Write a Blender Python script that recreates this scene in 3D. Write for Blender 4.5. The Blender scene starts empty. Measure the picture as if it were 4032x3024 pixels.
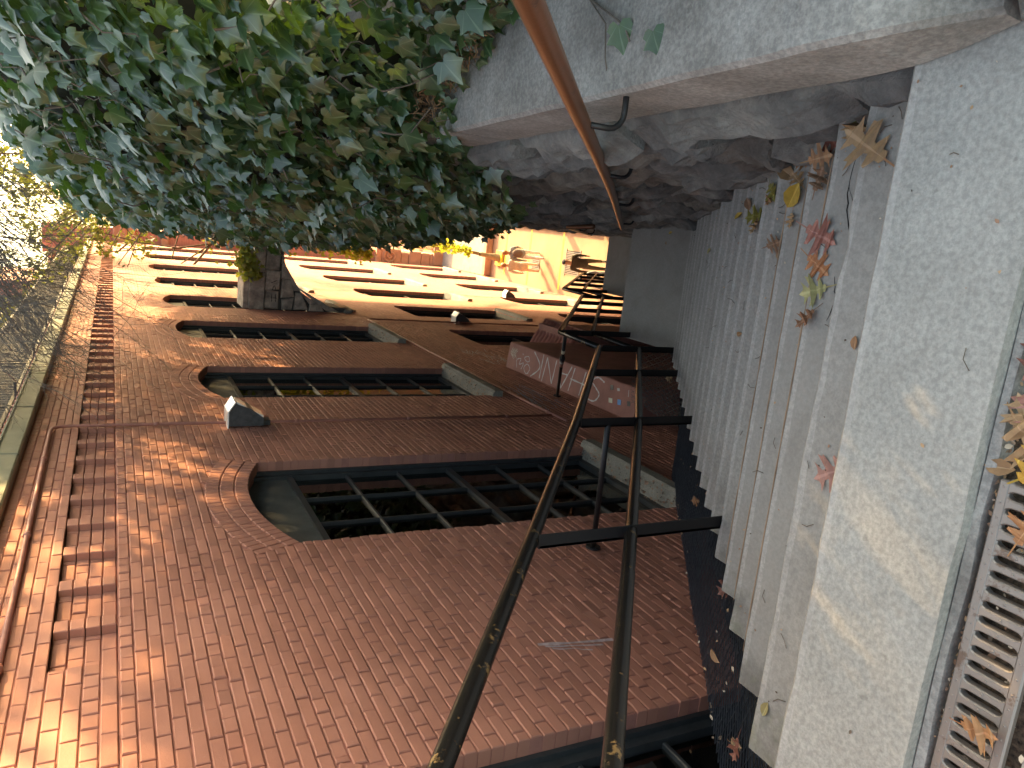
import bpy, bmesh, math, random
from mathutils import Vector, Matrix, noise
from mathutils.geometry import tessellate_polygon
R = math.radians
random.seed(7)
C = bpy.context.scene.collection

# ------------------------------------------------------------------ camera
PITCH, YAW = R(27.5), R(13.1)
F = Vector((-math.sin(YAW)*math.cos(PITCH), math.cos(YAW)*math.cos(PITCH), -math.sin(PITCH)))
RT = Vector((math.cos(YAW), math.sin(YAW), 0))
UP = RT.cross(F)
cam = bpy.data.cameras.new('camera')
cam.sensor_width = 36; cam.lens = 27.04; cam.clip_start = 0.05; cam.clip_end = 5000
co = bpy.data.objects.new('camera', cam); C.objects.link(co)
mx, my, mz = -UP, RT, -F                      # the phone was held sideways
co.matrix_world = Matrix(((mx.x, my.x, mz.x, 0), (mx.y, my.y, mz.y, 0), (mx.z, my.z, mz.z, 0), (0, 0, 0, 1)))
bpy.context.scene.camera = co

# ------------------------------------------------------------------ light
SUN_EL = R(24)
SUN_H = Vector((0.63, 0.777, 0)).normalized()
SUN = Vector((SUN_H.x*math.cos(SUN_EL), SUN_H.y*math.cos(SUN_EL), math.sin(SUN_EL)))
wd = bpy.data.worlds.new('World'); bpy.context.scene.world = wd; wd.use_nodes = True
nt = wd.node_tree
sky = nt.nodes.new('ShaderNodeTexSky'); sky.sky_type = 'NISHITA'; sky.sun_disc = False
sky.sun_elevation = SUN_EL; sky.sun_rotation = math.atan2(SUN_H.x, SUN_H.y)
sky.dust_density = 4.0; sky.ozone_density = 0.0
nt.links.new(sky.outputs[0], nt.nodes['Background'].inputs[0])
nt.nodes['Background'].inputs[1].default_value = 0.15
sl = bpy.data.lights.new('sun', 'SUN'); sl.energy = 3.4; sl.angle = R(0.8); sl.color = (1.0, 0.68, 0.37)
so = bpy.data.objects.new('sun', sl); C.objects.link(so)
so.rotation_euler = SUN.to_track_quat('Z', 'Y').to_euler()
vs = bpy.context.scene.view_settings
vs.view_transform = 'Standard'; vs.look = 'None'; vs.exposure = 2.7; vs.gamma = 1.0; vs.use_curve_mapping = False
vs.use_white_balance = True; vs.white_balance_temperature = 8100; vs.white_balance_tint = 3

# ------------------------------------------------------------------ materials
MATS = {}
def ramp(n, fac, stops):
    r = n.nodes.new('ShaderNodeValToRGB'); n.links.new(fac, r.inputs[0])
    e = r.color_ramp.elements
    while len(e) < len(stops): e.new(0.5)
    for i, (p, c) in enumerate(stops): e[i].position = p; e[i].color = (*c, 1) if len(c) == 3 else c
    return r.outputs[0]
def noise_n(n, scale, detail=4, rough=0.55, vec=None, dist=0):
    t = n.nodes.new('ShaderNodeTexNoise'); t.inputs['Scale'].default_value = scale
    t.inputs['Detail'].default_value = detail; t.inputs['Roughness'].default_value = rough
    t.inputs['Distortion'].default_value = dist
    if vec is not None: n.links.new(vec, t.inputs['Vector'])
    return t.outputs[0]
def pos(n, sc=None):
    g = n.nodes.new('ShaderNodeNewGeometry').outputs['Position']
    if sc:
        m = n.nodes.new('ShaderNodeMapping'); m.inputs['Scale'].default_value = sc
        n.links.new(g, m.inputs[0]); return m.outputs[0]
    return g
def mixc(n, fac, a, b, mode='MIX'):
    m = n.nodes.new('ShaderNodeMix'); m.data_type = 'RGBA'; m.blend_type = mode
    for s, v in ((m.inputs[0], fac), (m.inputs[6], a), (m.inputs[7], b)):
        if hasattr(v, 'is_linked') or hasattr(v, 'links'): n.links.new(v, s)
        elif isinstance(v, (int, float)): s.default_value = v
        else: s.default_value = (*v, 1)
    return m.outputs[2]
def bump(n, h, strength, dist=0.01):
    b = n.nodes.new('ShaderNodeBump'); b.inputs['Strength'].default_value = strength
    b.inputs['Distance'].default_value = dist; n.links.new(h, b.inputs['Height']); return b.outputs[0]
def new(name):
    m = bpy.data.materials.new(name); m.use_nodes = True
    n = m.node_tree; p = n.nodes['Principled BSDF']; MATS[name] = m
    return m, n, p
def simple(name, col, rough=0.6, metal=0.0, var=0.25, scale=8.0, bs=0.0, bscale=60, spec=None):
    m, n, p = new(name)
    v = noise_n(n, scale, 5, 0.6, pos(n))
    lo = tuple(c*(1-var) for c in col); hi = tuple(min(1, c*(1+var)) for c in col)
    n.links.new(ramp(n, v, [(0.3, lo), (0.7, hi)]), p.inputs['Base Color'])
    p.inputs['Roughness'].default_value = rough; p.inputs['Metallic'].default_value = metal
    if spec is not None: p.inputs['Specular IOR Level'].default_value = spec
    if bs: n.links.new(bump(n, noise_n(n, bscale, 4, 0.6, pos(n)), bs, 0.004), p.inputs['Normal'])
    return m

def m_brick():
    m, n, p = new('painted_brick')
    g = n.nodes.new('ShaderNodeNewGeometry')
    ri = g.outputs['Random Per Island']
    base = ramp(n, noise_n(n, 1.3, 5, 0.6, pos(n)), [(0.3, (0.345, 0.145, 0.102)), (0.72, (0.445, 0.203, 0.146))])
    isl = ramp(n, ri, [(0.0, (0.80, 0.79, 0.78)), (0.12, (0.92, 0.92, 0.92)), (0.9, (1.04, 1.03, 1.02)), (1.0, (1.16, 1.13, 1.12))])
    c = mixc(n, 1.0, base, isl, 'MULTIPLY')
    sc = ramp(n, noise_n(n, 24, 6, 0.75, pos(n)), [(0.62, (0, 0, 0)), (0.75, (1, 1, 1))])
    c = mixc(n, sc, c, mixc(n, 0.35, c, (0.52, 0.30, 0.25)))
    # grime that streaks down towards the areaway
    st = ramp(n, noise_n(n, 1.0, 5, 0.7, pos(n, (2, 2.2, 0.35))), [(0.55, (0, 0, 0)), (0.8, (1, 1, 1))])
    c = mixc(n, st, c, mixc(n, 0.40, c, (0.20, 0.085, 0.065)))
    n.links.new(c, p.inputs['Base Color']); p.inputs['Roughness'].default_value = 0.62
    p.inputs['Specular IOR Level'].default_value = 0.35
    n.links.new(bump(n, noise_n(n, 85, 5, 0.65, pos(n)), 0.35, 0.004), p.inputs['Normal'])
    return m
def m_brick_far():
    m, n, p = new('brick_far')
    mp = n.nodes.new('ShaderNodeMapping'); mp.inputs['Rotation'].default_value = (0, R(90), R(90))
    g = n.nodes.new('ShaderNodeNewGeometry')
    sx = n.nodes.new('ShaderNodeSeparateXYZ'); n.links.new(g.outputs['Position'], sx.inputs[0])
    ad = n.nodes.new('ShaderNodeMath'); ad.operation = 'ADD'
    n.links.new(sx.outputs[0], ad.inputs[0]); n.links.new(sx.outputs[1], ad.inputs[1])
    cb = n.nodes.new('ShaderNodeCombineXYZ'); n.links.new(ad.outputs[0], cb.inputs[0]); n.links.new(sx.outputs[2], cb.inputs[1])
    b = n.nodes.new('ShaderNodeTexBrick'); n.links.new(cb.outputs[0], b.inputs['Vector'])
    b.inputs['Scale'].default_value = 1.0; b.inputs['Brick Width'].default_value = 0.2125; b.inputs['Row Height'].default_value = 0.0677
    b.inputs['Mortar Size'].default_value = 0.006; b.inputs['Mortar Smooth'].default_value = 0.4
    b.inputs['Color1'].default_value = (0.36, 0.155, 0.118, 1); b.inputs['Color2'].default_value = (0.42, 0.19, 0.148, 1)
    b.inputs['Mortar'].default_value = (0.28, 0.11, 0.085, 1)
    v = ramp(n, noise_n(n, 0.8, 4, 0.6, pos(n)), [(0.3, (0.85, 0.85, 0.85)), (0.7, (1.1, 1.08, 1.05))])
    n.links.new(mixc(n, 1.0, b.outputs[0], v, 'MULTIPLY'), p.inputs['Base Color'])
    p.inputs['Roughness'].default_value = 0.7
    inv = n.nodes.new('ShaderNodeMath'); inv.operation = 'SUBTRACT'; inv.inputs[0].default_value = 1; n.links.new(b.outputs['Fac'], inv.inputs[1])
    n.links.new(bump(n, inv.outputs[0], 0.6, 0.006), p.inputs['Normal'])
    return m
def m_concrete(name, a, b, speck=1.0, moss=True):
    m, n, p = new(name)
    c = ramp(n, noise_n(n, 3.0, 6, 0.65, pos(n)), [(0.3, a), (0.7, b)])
    s1 = ramp(n, noise_n(n, 70, 5, 0.7, pos(n)), [(0.40, (0.66, 0.66, 0.67)), (0.62, (1.22, 1.22, 1.2))])
    c = mixc(n, min(1, 0.6*speck), c, mixc(n, 1.0, c, s1, 'MULTIPLY'))
    pit = ramp(n, noise_n(n, 32, 3, 0.5, pos(n)), [(0.68, (0, 0, 0)), (0.74, (1, 1, 1))])
    c = mixc(n, pit, c, mixc(n, 0.25*speck, c, (0.06, 0.055, 0.05)))
    st = ramp(n, noise_n(n, 1.6, 6, 0.75, pos(n), 0.6), [(0.52, (0, 0, 0)), (0.72, (1, 1, 1))])
    c = mixc(n, st, c, mixc(n, 0.35, c, (0.14, 0.125, 0.11)))
    if moss:                       # black algae and moss where the open ends of the steps stay wet
        sx = n.nodes.new('ShaderNodeSeparateXYZ'); n.links.new(pos(n), sx.inputs[0])
        mr = n.nodes.new('ShaderNodeMapRange'); n.links.new(sx.outputs[0], mr.inputs[0])
        mr.inputs[1].default_value = -1.0; mr.inputs[2].default_value = -1.5; mr.inputs[3].default_value = -0.35; mr.inputs[4].default_value = 0.30
        ad = n.nodes.new('ShaderNodeMath'); ad.operation = 'ADD'
        n.links.new(mr.outputs[0], ad.inputs[0]); n.links.new(noise_n(n, 5, 6, 0.7, pos(n)), ad.inputs[1])
        mm = ramp(n, ad.outputs[0], [(0.55, (0, 0, 0)), (0.78, (1, 1, 1))])
        mc = ramp(n, noise_n(n, 9, 3, 0.5, pos(n)), [(0.45, (0.07, 0.065, 0.055)), (0.65, (0.10, 0.115, 0.05))])
        c = mixc(n, mm, c, mixc(n, 0.6, c, mc))
    n.links.new(c, p.inputs['Base Color']); p.inputs['Roughness'].default_value = 0.82
    p.inputs['Specular IOR Level'].default_value = 0.3
    n.links.new(bump(n, noise_n(n, 110, 5, 0.7, pos(n)), 0.28*speck, 0.004), p.inputs['Normal'])
    return m
def m_stone(name, cols, bs=0.9):
    m, n, p = new(name)
    g = n.nodes.new('ShaderNodeNewGeometry')
    oi = n.nodes.new('ShaderNodeObjectInfo')
    rr = n.nodes.new('ShaderNodeMath'); rr.operation = 'ADD'; n.links.new(g.outputs['Random Per Island'], rr.inputs[0]); n.links.new(oi.outputs['Random'], rr.inputs[1])
    fr = n.nodes.new('ShaderNodeMath'); fr.operation = 'FRACT'; n.links.new(rr.outputs[0], fr.inputs[0])
    c1 = ramp(n, fr.outputs[0], [(i/(len(cols)-1), c) for i, c in enumerate(cols)])
    v = ramp(n, noise_n(n, 5, 7, 0.7, pos(n)), [(0.28, (0.38, 0.38, 0.40)), (0.5, (0.95, 0.95, 0.95)), (0.74, (1.75, 1.72, 1.66))])
    c = mixc(n, 1.0, c1, v, 'MULTIPLY')
    rust = ramp(n, noise_n(n, 2.2, 5, 0.7, pos(n)), [(0.58, (0, 0, 0)), (0.72, (1, 1, 1))])
    c = mixc(n, rust, c, mixc(n, 0.5, c, (0.17, 0.085, 0.04)))
    n.links.new(c, p.inputs['Base Color']); p.inputs['Roughness'].default_value = 0.8
    ad = n.nodes.new('ShaderNodeMath'); ad.operation = 'ADD'
    n.links.new(noise_n(n, 14, 9, 0.8, pos(n, (1, 1, 1.7))), ad.inputs[0]); n.links.new(noise_n(n, 60, 6, 0.75, pos(n)), ad.inputs[1])
    n.links.new(bump(n, ad.outputs[0], bs, 0.05), p.inputs['Normal'])
    return m
def m_leaf(name, cols, trans=(0.25, 0.4, 0.05), tw=0.35, rough=0.38, spec=0.5, veins=None):
    m, n, p = new(name)
    g = n.nodes.new('ShaderNodeNewGeometry'); oi = n.nodes.new('ShaderNodeObjectInfo')
    rr = n.nodes.new('ShaderNodeMath'); rr.operation = 'ADD'; n.links.new(g.outputs['Random Per Island'], rr.inputs[0]); n.links.new(oi.outputs['Random'], rr.inputs[1])
    fr = n.nodes.new('ShaderNodeMath'); fr.operation = 'FRACT'; n.links.new(rr.outputs[0], fr.inputs[0])
    c = ramp(n, fr.outputs[0], [(i/(len(cols)-1), c) for i, c in enumerate(cols)])
    v = ramp(n, noise_n(n, 45, 4, 0.6, pos(n)), [(0.3, (0.8, 0.8, 0.8)), (0.7, (1.2, 1.2, 1.15))])
    c = mixc(n, 1.0, c, v, 'MULTIPLY')
    if veins:
        at = n.nodes.new('ShaderNodeAttribute'); at.attribute_name = 'leafco'
        sx = n.nodes.new('ShaderNodeSeparateXYZ'); n.links.new(at.outputs['Vector'], sx.inputs[0])
        a2 = n.nodes.new('ShaderNodeMath'); a2.operation = 'ARCTAN2'; n.links.new(sx.outputs[0], a2.inputs[0]); n.links.new(sx.outputs[1], a2.inputs[1])
        ab = n.nodes.new('ShaderNodeMath'); ab.operation = 'ABSOLUTE'; n.links.new(a2.outputs[0], ab.inputs[0])
        K, W = (0, 0, 0), (1, 1, 1)
        vf = ramp(n, ab.outputs[0], [(0.0, W), (0.035, W), (0.06, K), (0.84, K), (0.875, W), (0.90, W), (0.935, K)])
        c = mixc(n, vf, c, mixc(n, 0.5, c, veins))
    n.links.new(c, p.inputs['Base Color']); p.inputs['Roughness'].default_value = rough
    p.inputs['Specular IOR Level'].default_value = spec
    t = n.nodes.new('ShaderNodeBsdfTranslucent'); t.inputs[0].default_value = (*trans, 1)
    mx = n.nodes.new('ShaderNodeMixShader'); mx.inputs[0].default_value = tw
    n.links.new(p.outputs[0], mx.inputs[1]); n.links.new(t.outputs[0], mx.inputs[2])
    n.links.new(mx.outputs[0], n.nodes['Material Output'].inputs[0])
    return m
def m_glass():
    m, n, p = new('window_glass')
    gl = n.nodes.new('ShaderNodeBsdfGlossy'); gl.inputs['Roughness'].default_value = 0.02; gl.inputs[0].default_value = (0.9, 0.92, 0.9, 1)
    tr = n.nodes.new('ShaderNodeBsdfTransparent'); tr.inputs[0].default_value = (0.42, 0.45, 0.45, 1)
    fr = n.nodes.new('ShaderNodeFresnel'); fr.inputs[0].default_value = 1.85
    nb = bump(n, noise_n(n, 2.5, 2, 0.5, pos(n)), 0.06, 0.02)
    n.links.new(nb, gl.inputs['Normal'])
    mx = n.nodes.new('ShaderNodeMixShader'); n.links.new(fr.outputs[0], mx.inputs[0])
    n.links.new(tr.outputs[0], mx.inputs[1]); n.links.new(gl.outputs[0], mx.inputs[2])
    n.links.new(mx.outputs[0], n.nodes['Material Output'].inputs[0])
    return m
def m_worn(name, paint, under, rough=0.4, thr=0.6, metal=0.0):
    m, n, p = new(name)
    w = ramp(n, noise_n(n, 14, 7, 0.75, pos(n)), [(thr, (0, 0, 0)), (thr+0.05, (1, 1, 1))])
    n.links.new(mixc(n, w, paint, under), p.inputs['Base Color'])
    p.inputs['Roughness'].default_value = rough; p.inputs['Metallic'].default_value = metal
    n.links.new(bump(n, noise_n(n, 60, 4, 0.6, pos(n)), 0.15, 0.003), p.inputs['Normal'])
    return m
m_brick(); m_brick_far()
m_concrete('concrete_step', (0.235, 0.231, 0.213), (0.305, 0.30, 0.277), 0.7)
m_concrete('concrete_slab', (0.255, 0.253, 0.233), (0.33, 0.327, 0.302), 1.0, False)
m_concrete('concrete_smooth', (0.245, 0.241, 0.222), (0.295, 0.290, 0.267), 0.45)
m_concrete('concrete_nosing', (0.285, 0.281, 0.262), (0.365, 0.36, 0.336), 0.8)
m_concrete('concrete_coping', (0.16, 0.148, 0.132), (0.34, 0.325, 0.30), 1.2, False)
m_concrete('sill_stone', (0.20, 0.19, 0.16), (0.32, 0.30, 0.25), 1.2, False)
simple('mortar', (0.34, 0.145, 0.112), 0.85, var=0.2, scale=6, bs=0.4)
simple('stain_line', (0.30, 0.21, 0.14), 0.9, var=0.3)
m_stone('ashlar', [(0.25, 0.248, 0.232), (0.37, 0.36, 0.33), (0.195, 0.196, 0.192), (0.31, 0.282, 0.238)])
m_stone('bridge_stone', [(0.36, 0.31, 0.26), (0.42, 0.365, 0.305), (0.32, 0.275, 0.23)], 0.4)
simple('mortar_dark', (0.10, 0.09, 0.08), 0.9, bs=0.5)
simple('carved_stone', (0.36, 0.20, 0.13), 0.8, var=0.2, scale=3, bs=0.3)
m_leaf('ivy_leaf', [(0.016, 0.046, 0.020), (0.030, 0.070, 0.030), (0.020, 0.055, 0.027), (0.045, 0.085, 0.020), (0.028, 0.066, 0.030)], (0.16, 0.30, 0.03), 0.20, 0.30, 0.85, (0.17, 0.24, 0.13))
m_leaf('vine_leaf', [(0.16, 0.24, 0.04), (0.30, 0.30, 0.05), (0.20, 0.15, 0.05), (0.13, 0.20, 0.04)], (0.5, 0.55, 0.07), 0.4, 0.5, 0.3)
m_leaf('tree_leaf', [(0.035, 0.060, 0.016), (0.07, 0.08, 0.020), (0.10, 0.085, 0.022), (0.04, 0.068, 0.020)], (0.22, 0.25, 0.04), 0.3, 0.5, 0.3)
LEAFC = {'pink': (0.36, 0.185, 0.15), 'red': (0.17, 0.065, 0.048), 'tan': (0.36, 0.23, 0.125), 'yellow': (0.50, 0.34, 0.06), 'olive': (0.22, 0.20, 0.05), 'brown': (0.24, 0.14, 0.085), 'orange': (0.40, 0.21, 0.10), 'palegreen': (0.36, 0.34, 0.16)}
for k_, c_ in LEAFC.items():
    m_leaf('fallen_'+k_, [c_, tuple(x*0.8 for x in c_), (c_[0]*0.95, c_[1]*0.75, c_[2]*0.7)], c_, 0.15, 0.55, 0.3, tuple(min(1, x*1.5+.05) for x in c_))
m_glass()
m_worn('black_paint', (0.012, 0.011, 0.010), (0.24, 0.15, 0.065), 0.27, 0.60); MATS['black_paint'].node_tree.nodes['Principled BSDF'].inputs['Specular IOR Level'].default_value = 0.6  # gold patches are wear that also carries the gold highlights in its colour
m_worn('black_steel', (0.012, 0.012, 0.013), (0.05, 0.03, 0.02), 0.5, 0.72)
m_worn('brown_rail', (0.20, 0.088, 0.045), (0.11, 0.05, 0.03), 0.33, 0.6, 0.45)
simple('mesh_steel', (0.26, 0.285, 0.33), 0.4, 0.3, 0.3, 20)
simple('wire', (0.10, 0.095, 0.09), 0.5, 0.5)
simple('window_frame', (0.030, 0.034, 0.036), 0.45, 0, 0.25, 10)
simple('blind_grey', (0.065, 0.072, 0.07), 0.6)
simple('interior', (0.05, 0.034, 0.024), 0.9, var=0.4, scale=3)
simple('interior_wood', (0.16, 0.07, 0.03), 0.7, var=0.5, scale=6)
simple('gutter_metal', (0.16, 0.17, 0.125), 0.5, 0.2, 0.3, 3)
simple('roof_tile', (0.42, 0.17, 0.13), 0.75, var=0.25, scale=5)
simple('conduit_paint', (0.36, 0.155, 0.12), 0.5, var=0.2)
simple('light_housing', (0.05, 0.052, 0.054), 0.5, var=0.4, scale=20)
simple('light_lens', (0.75, 0.76, 0.72), 0.15, var=0.08)
m_worn('grate_iron', (0.21, 0.185, 0.165), (0.13, 0.092, 0.07), 0.42, 0.56, 0.35)
simple('debris', (0.085, 0.062, 0.042), 0.95, var=0.9, scale=90, bs=1.0, bscale=120)
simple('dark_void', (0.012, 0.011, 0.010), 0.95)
simple('asphalt', (0.055, 0.055, 0.058), 0.9, var=0.3, scale=40, bs=0.6)
simple('street_paving', (0.25, 0.165, 0.105), 0.85, var=0.14, scale=1.5, bs=0.25)
simple('upper_paving', (0.32, 0.29, 0.25), 0.85, var=0.2, scale=6, bs=0.4)
simple('yellow_paint', (0.62, 0.46, 0.05), 0.6, var=0.15)
simple('white_paint', (0.78, 0.77, 0.72), 0.5, var=0.06)
simple('graffiti_white', (0.56, 0.54, 0.52), 0.5, var=0.08)
simple('graffiti_dark', (0.12, 0.035, 0.03), 0.6)
simple('graffiti_blue', (0.38, 0.46, 0.58), 0.6, var=0.2)
simple('smear', (0.44, 0.34, 0.34), 0.7, var=0.35, scale=30)
simple('pale_crumb', (0.50, 0.42, 0.32), 0.8)
simple('sticker_blue', (0.10, 0.32, 0.66), 0.4)
simple('sticker_cream', (0.62, 0.60, 0.46), 0.5)
simple('sticker_black', (0.02, 0.02, 0.022), 0.4)
simple('red_masonry', (0.33, 0.14, 0.11), 0.7, var=0.18, scale=5, bs=0.35)
simple('lamp_pole', (0.22, 0.17, 0.10), 0.45, 0.3)
simple('globe_glass', (0.85, 0.84, 0.80), 0.25, var=0.03)
simple('bark', (0.10, 0.075, 0.055), 0.9, var=0.4, scale=12, bs=0.8, bscale=40)
simple('twig', (0.13, 0.105, 0.085), 0.85, var=0.3, scale=10)
simple('earth', (0.06, 0.045, 0.03), 0.95, var=0.4, bs=0.6)
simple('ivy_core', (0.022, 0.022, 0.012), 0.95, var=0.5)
simple('dry_litter', (0.20, 0.115, 0.06), 0.9, var=0.6, scale=40)
simple('skin', (0.50, 0.29, 0.20), 0.55, var=0.05)
simple('hair_dark', (0.03, 0.022, 0.018), 0.6)
simple('hair_red', (0.30, 0.12, 0.05), 0.6)
for nm, cc in {'jacket_brown': (0.055, 0.042, 0.028), 'beanie_navy': (0.022, 0.025, 0.04), 'trouser_olive': (0.10, 0.085, 0.055), 'shoe_black': (0.02, 0.02, 0.02), 'top_blue': (0.30, 0.38, 0.46), 'jeans': (0.18, 0.24, 0.32), 'jacket_grey': (0.22, 0.22, 0.21), 'trouser_white': (0.62, 0.60, 0.56), 'coat_cream': (0.58, 0.46, 0.36), 'rucksack': (0.14, 0.10, 0.08), 'shoe_white': (0.6, 0.58, 0.55)}.items():
    simple('cloth_'+nm, cc, 0.85, var=0.15, scale=12)

# ------------------------------------------------------------------ mesh helpers
class MB:
    def __init__(s): s.v = []; s.f = []; s.m = []; s.lc = []
    def add(s, vs_, fs_, mi=0):
        b = len(s.v); s.v += [tuple(x) for x in vs_]
        for f in fs_: s.f.append(tuple(b+i for i in f)); s.m.append(mi)
        return s
    def box(s, x0, x1, y0, y1, z0, z1, mi=0, M=None):
        vs_ = [Vector((x, y, z)) for z in (z0, z1) for y in (y0, y1) for x in (x0, x1)]
        if M is not None: vs_ = [M @ v for v in vs_]
        return s.add(vs_, [(0, 2, 3, 1), (4, 5, 7, 6), (0, 1, 5, 4), (2, 6, 7, 3), (0, 4, 6, 2), (1, 3, 7, 5)], mi)
    def bbox(s, x0, x1, y0, y1, z0, z1, c=0.01, mi=0, M=None):
        """box with chamfered edges"""
        vs_ = []; idx = {}
        for i, x in enumerate((x0, x1)):
            for j, y in enumerate((y0, y1)):
                for k, z in enumerate((z0, z1)):
                    dx, dy, dz = (c if i == 0 else -c), (c if j == 0 else -c), (c if k == 0 else -c)
                    idx[i, j, k] = len(vs_)
                    vs_ += [Vector((x, y+dy, z+dz)), Vector((x+dx, y, z+dz)), Vector((x+dx, y+dy, z))]
        if M is not None: vs_ = [M @ v for v in vs_]
        q = lambda i, j, k, a: idx[i, j, k]+a
        fs_ = []
        for i in (0, 1):
            o = [(0, 0), (0, 1), (1, 1), (1, 0)] if i == 0 else [(0, 0), (1, 0), (1, 1), (0, 1)]
            fs_.append([q(i, a, b, 0) for a, b in o][::-1] if i == 0 else [q(i, a, b, 0) for a, b in o])
            fs_.append([q(a, i, b, 1) for a, b in [(0, 0), (1, 0), (1, 1), (0, 1)]] if i == 0 else [q(a, i, b, 1) for a, b in [(0, 0), (0, 1), (1, 1), (1, 0)]])
            fs_.append([q(a, b, i, 2) for a, b in [(0, 0), (0, 1), (1, 1), (1, 0)]] if i == 0 else [q(a, b, i, 2) for a, b in [(0, 0), (1, 0), (1, 1), (0, 1)]])
        for a in (0, 1):
            for b in (0, 1):
                fs_.append([q(a, b, 0, 0), q(a, b, 1, 0), q(a, b, 1, 1), q(a, b, 0, 1)])
                fs_.append([q(a, 0, b, 0), q(a, 1, b, 0), q(a, 1, b, 2), q(a, 0, b, 2)])
                fs_.append([q(0, a, b, 1), q(1, a, b, 1), q(1, a, b, 2), q(0, a, b, 2)])
                for c_ in (0, 1): pass
        for k in idx.values(): fs_.append([k, k+1, k+2])
        return s.add(vs_, fs_, mi)
    def tube(s, pts, rad, seg=8, mi=0, cap=True):
        pts = [Vector(p) for p in pts]; n = len(pts)
        rads = rad if isinstance(rad, (list, tuple)) else [rad]*n
        rings = []; prev = None
        for i, p in enumerate(pts):
            d = (pts[min(i+1, n-1)]-pts[max(i-1, 0)])
            if d.length < 1e-9: d = Vector((0, 0, 1))
            d.normalize()
            if prev is None:
                a = Vector((0, 0, 1)) if abs(d.z) < 0.9 else Vector((1, 0, 0)); u = d.cross(a).normalized()
            else:
                u = (prev-d*prev.dot(d)); u = u.normalized() if u.length > 1e-6 else d.orthogonal().normalized()
            prev = u; w = d.cross(u)
            rings.append([p+(u*math.cos(6.28318*k/seg)+w*math.sin(6.28318*k/seg))*rads[i] for k in range(seg)])
        vs_ = [v for r_ in rings for v in r_]; fs_ = []
        for i in range(n-1):
            for k in range(seg):
                a, b = i*seg+k, i*seg+(k+1) % seg; fs_.append((a, b, b+seg, a+seg))
        if cap: fs_ += [tuple(range(seg))[::-1], tuple((n-1)*seg+k for k in range(seg))]
        return s.add(vs_, fs_, mi)
    def lathe(s, prof, c, seg=16, mi=0):
        vs_ = [(c[0]+r_*math.cos(6.28318*k/seg), c[1]+r_*math.sin(6.28318*k/seg), c[2]+z) for r_, z in prof for k in range(seg)]
        fs_ = [(i*seg+k, i*seg+(k+1) % seg, (i+1)*seg+(k+1) % seg, (i+1)*seg+k) for i in range(len(prof)-1) for k in range(seg)]
        fs_ += [tuple(range(seg))[::-1], tuple((len(prof)-1)*seg+k for k in range(seg))]
        return s.add(vs_, fs_, mi)
    def build(s, name, mats, parent=None, smooth=False, stuff=False):
        me = bpy.data.meshes.new(name); me.from_pydata(s.v, [], s.f)
        for m in (mats if isinstance(mats, (list, tuple)) else [mats]): me.materials.append(MATS[m])
        if any(s.m): me.polygons.foreach_set('material_index', s.m)
        if smooth: me.polygons.foreach_set('use_smooth', [True]*len(me.polygons))
        if s.lc:
            at = me.attributes.new('leafco', 'FLOAT_VECTOR', 'POINT'); at.data.foreach_set('vector', [c for p in s.lc for c in p])
        me.update()
        o = bpy.data.objects.new(name, me); C.objects.link(o)
        if parent: o.parent = parent
        if stuff: o['kind'] = 'stuff'
        return o
def inst(name, me, parent, M):
    o = bpy.data.objects.new(name, me); C.objects.link(o); o.parent = parent; o.matrix_local = M; return o
def empty(name, loc=(0, 0, 0)):
    o = bpy.data.objects.new(name, None); C.objects.link(o); o.location = loc; return o
def tag(o, label, cat, group=None):
    o['label'] = label; o['category'] = cat
    if group: o['group'] = group
    return o
def struct(o): o['kind'] = 'structure'; return o
def lerp(tab, x):
    if x <= tab[0][0]: return tab[0][1]
    for (a, b), (c, d) in zip(tab, tab[1:]):
        if x <= c: return b+(d-b)*(x-a)/(c-a)
    return tab[-1][1]
def nz(x, y=0., z=0., s=1.): return noise.noise(Vector((x*s, y*s, z*s)))
def wallX(Y): return lerp([(-2, 0.60), (1.26, 0.455), (4, 0.37), (7.46, 0.166), (12.1, 0.09), (30, 0.05)], Y)
def leftX(Y): return lerp([(0, -1.75), (1.26, -1.56), (2, -1.444), (2.75, -1.387), (3.5, -1.35), (6.4, -1.2), (7.46, -1.14), (12.2, -1.05), (21, -1.05)], Y)
RISE, RUN, Y0, Z0 = 0.178, 0.248, 1.26, -1.6
ZG = -14.7
def noseZ(Y): return Z0-(Y-Y0)/RUN*RISE

# ------------------------------------------------------------------ setting: ground
g = MB(); S = 1500
g.add([(-S, -S, ZG), (S, -S, ZG), (S, S, ZG), (-S, S, ZG)], [(0, 1, 2, 3)])
struct(g.build('ground', 'street_paving'))
# upper pavement where the photographer stands, and the earth of the bank on the right
g = MB(); g.box(-2.25, 7, -8, 0.715, -1.9, -1.655); struct(g.build('pavement', 'upper_paving'))
g = MB()
g.add([(0, 0, 0)]*0, [])
ys = [-8, 1.1, 4, 7.46, 12.1, 22.3]
for a, b in zip(ys, ys[1:]):
    xa, xb = wallX(a)+0.14, wallX(b)+0.14
    z1 = -1.62
    vs_ = [(xa, a, ZG-1), (7, a, ZG-1), (7, b, ZG-1), (xb, b, ZG-1), (xa, a, z1), (7, a, z1), (7, b, z1), (xb, b, z1)]
    g.add(vs_, [(0, 3, 2, 1), (4, 5, 6, 7), (0, 4, 7, 3), (1, 2, 6, 5)])
g.add([(wallX(22.3)+0.14, 22.3, ZG-1), (7, 22.3, ZG-1), (7, 22.3, -1.62), (wallX(22.3)+0.14, 22.3, -1.62)], [(0, 1, 2, 3)])
struct(g.build('earth_bank', 'earth'))
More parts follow.
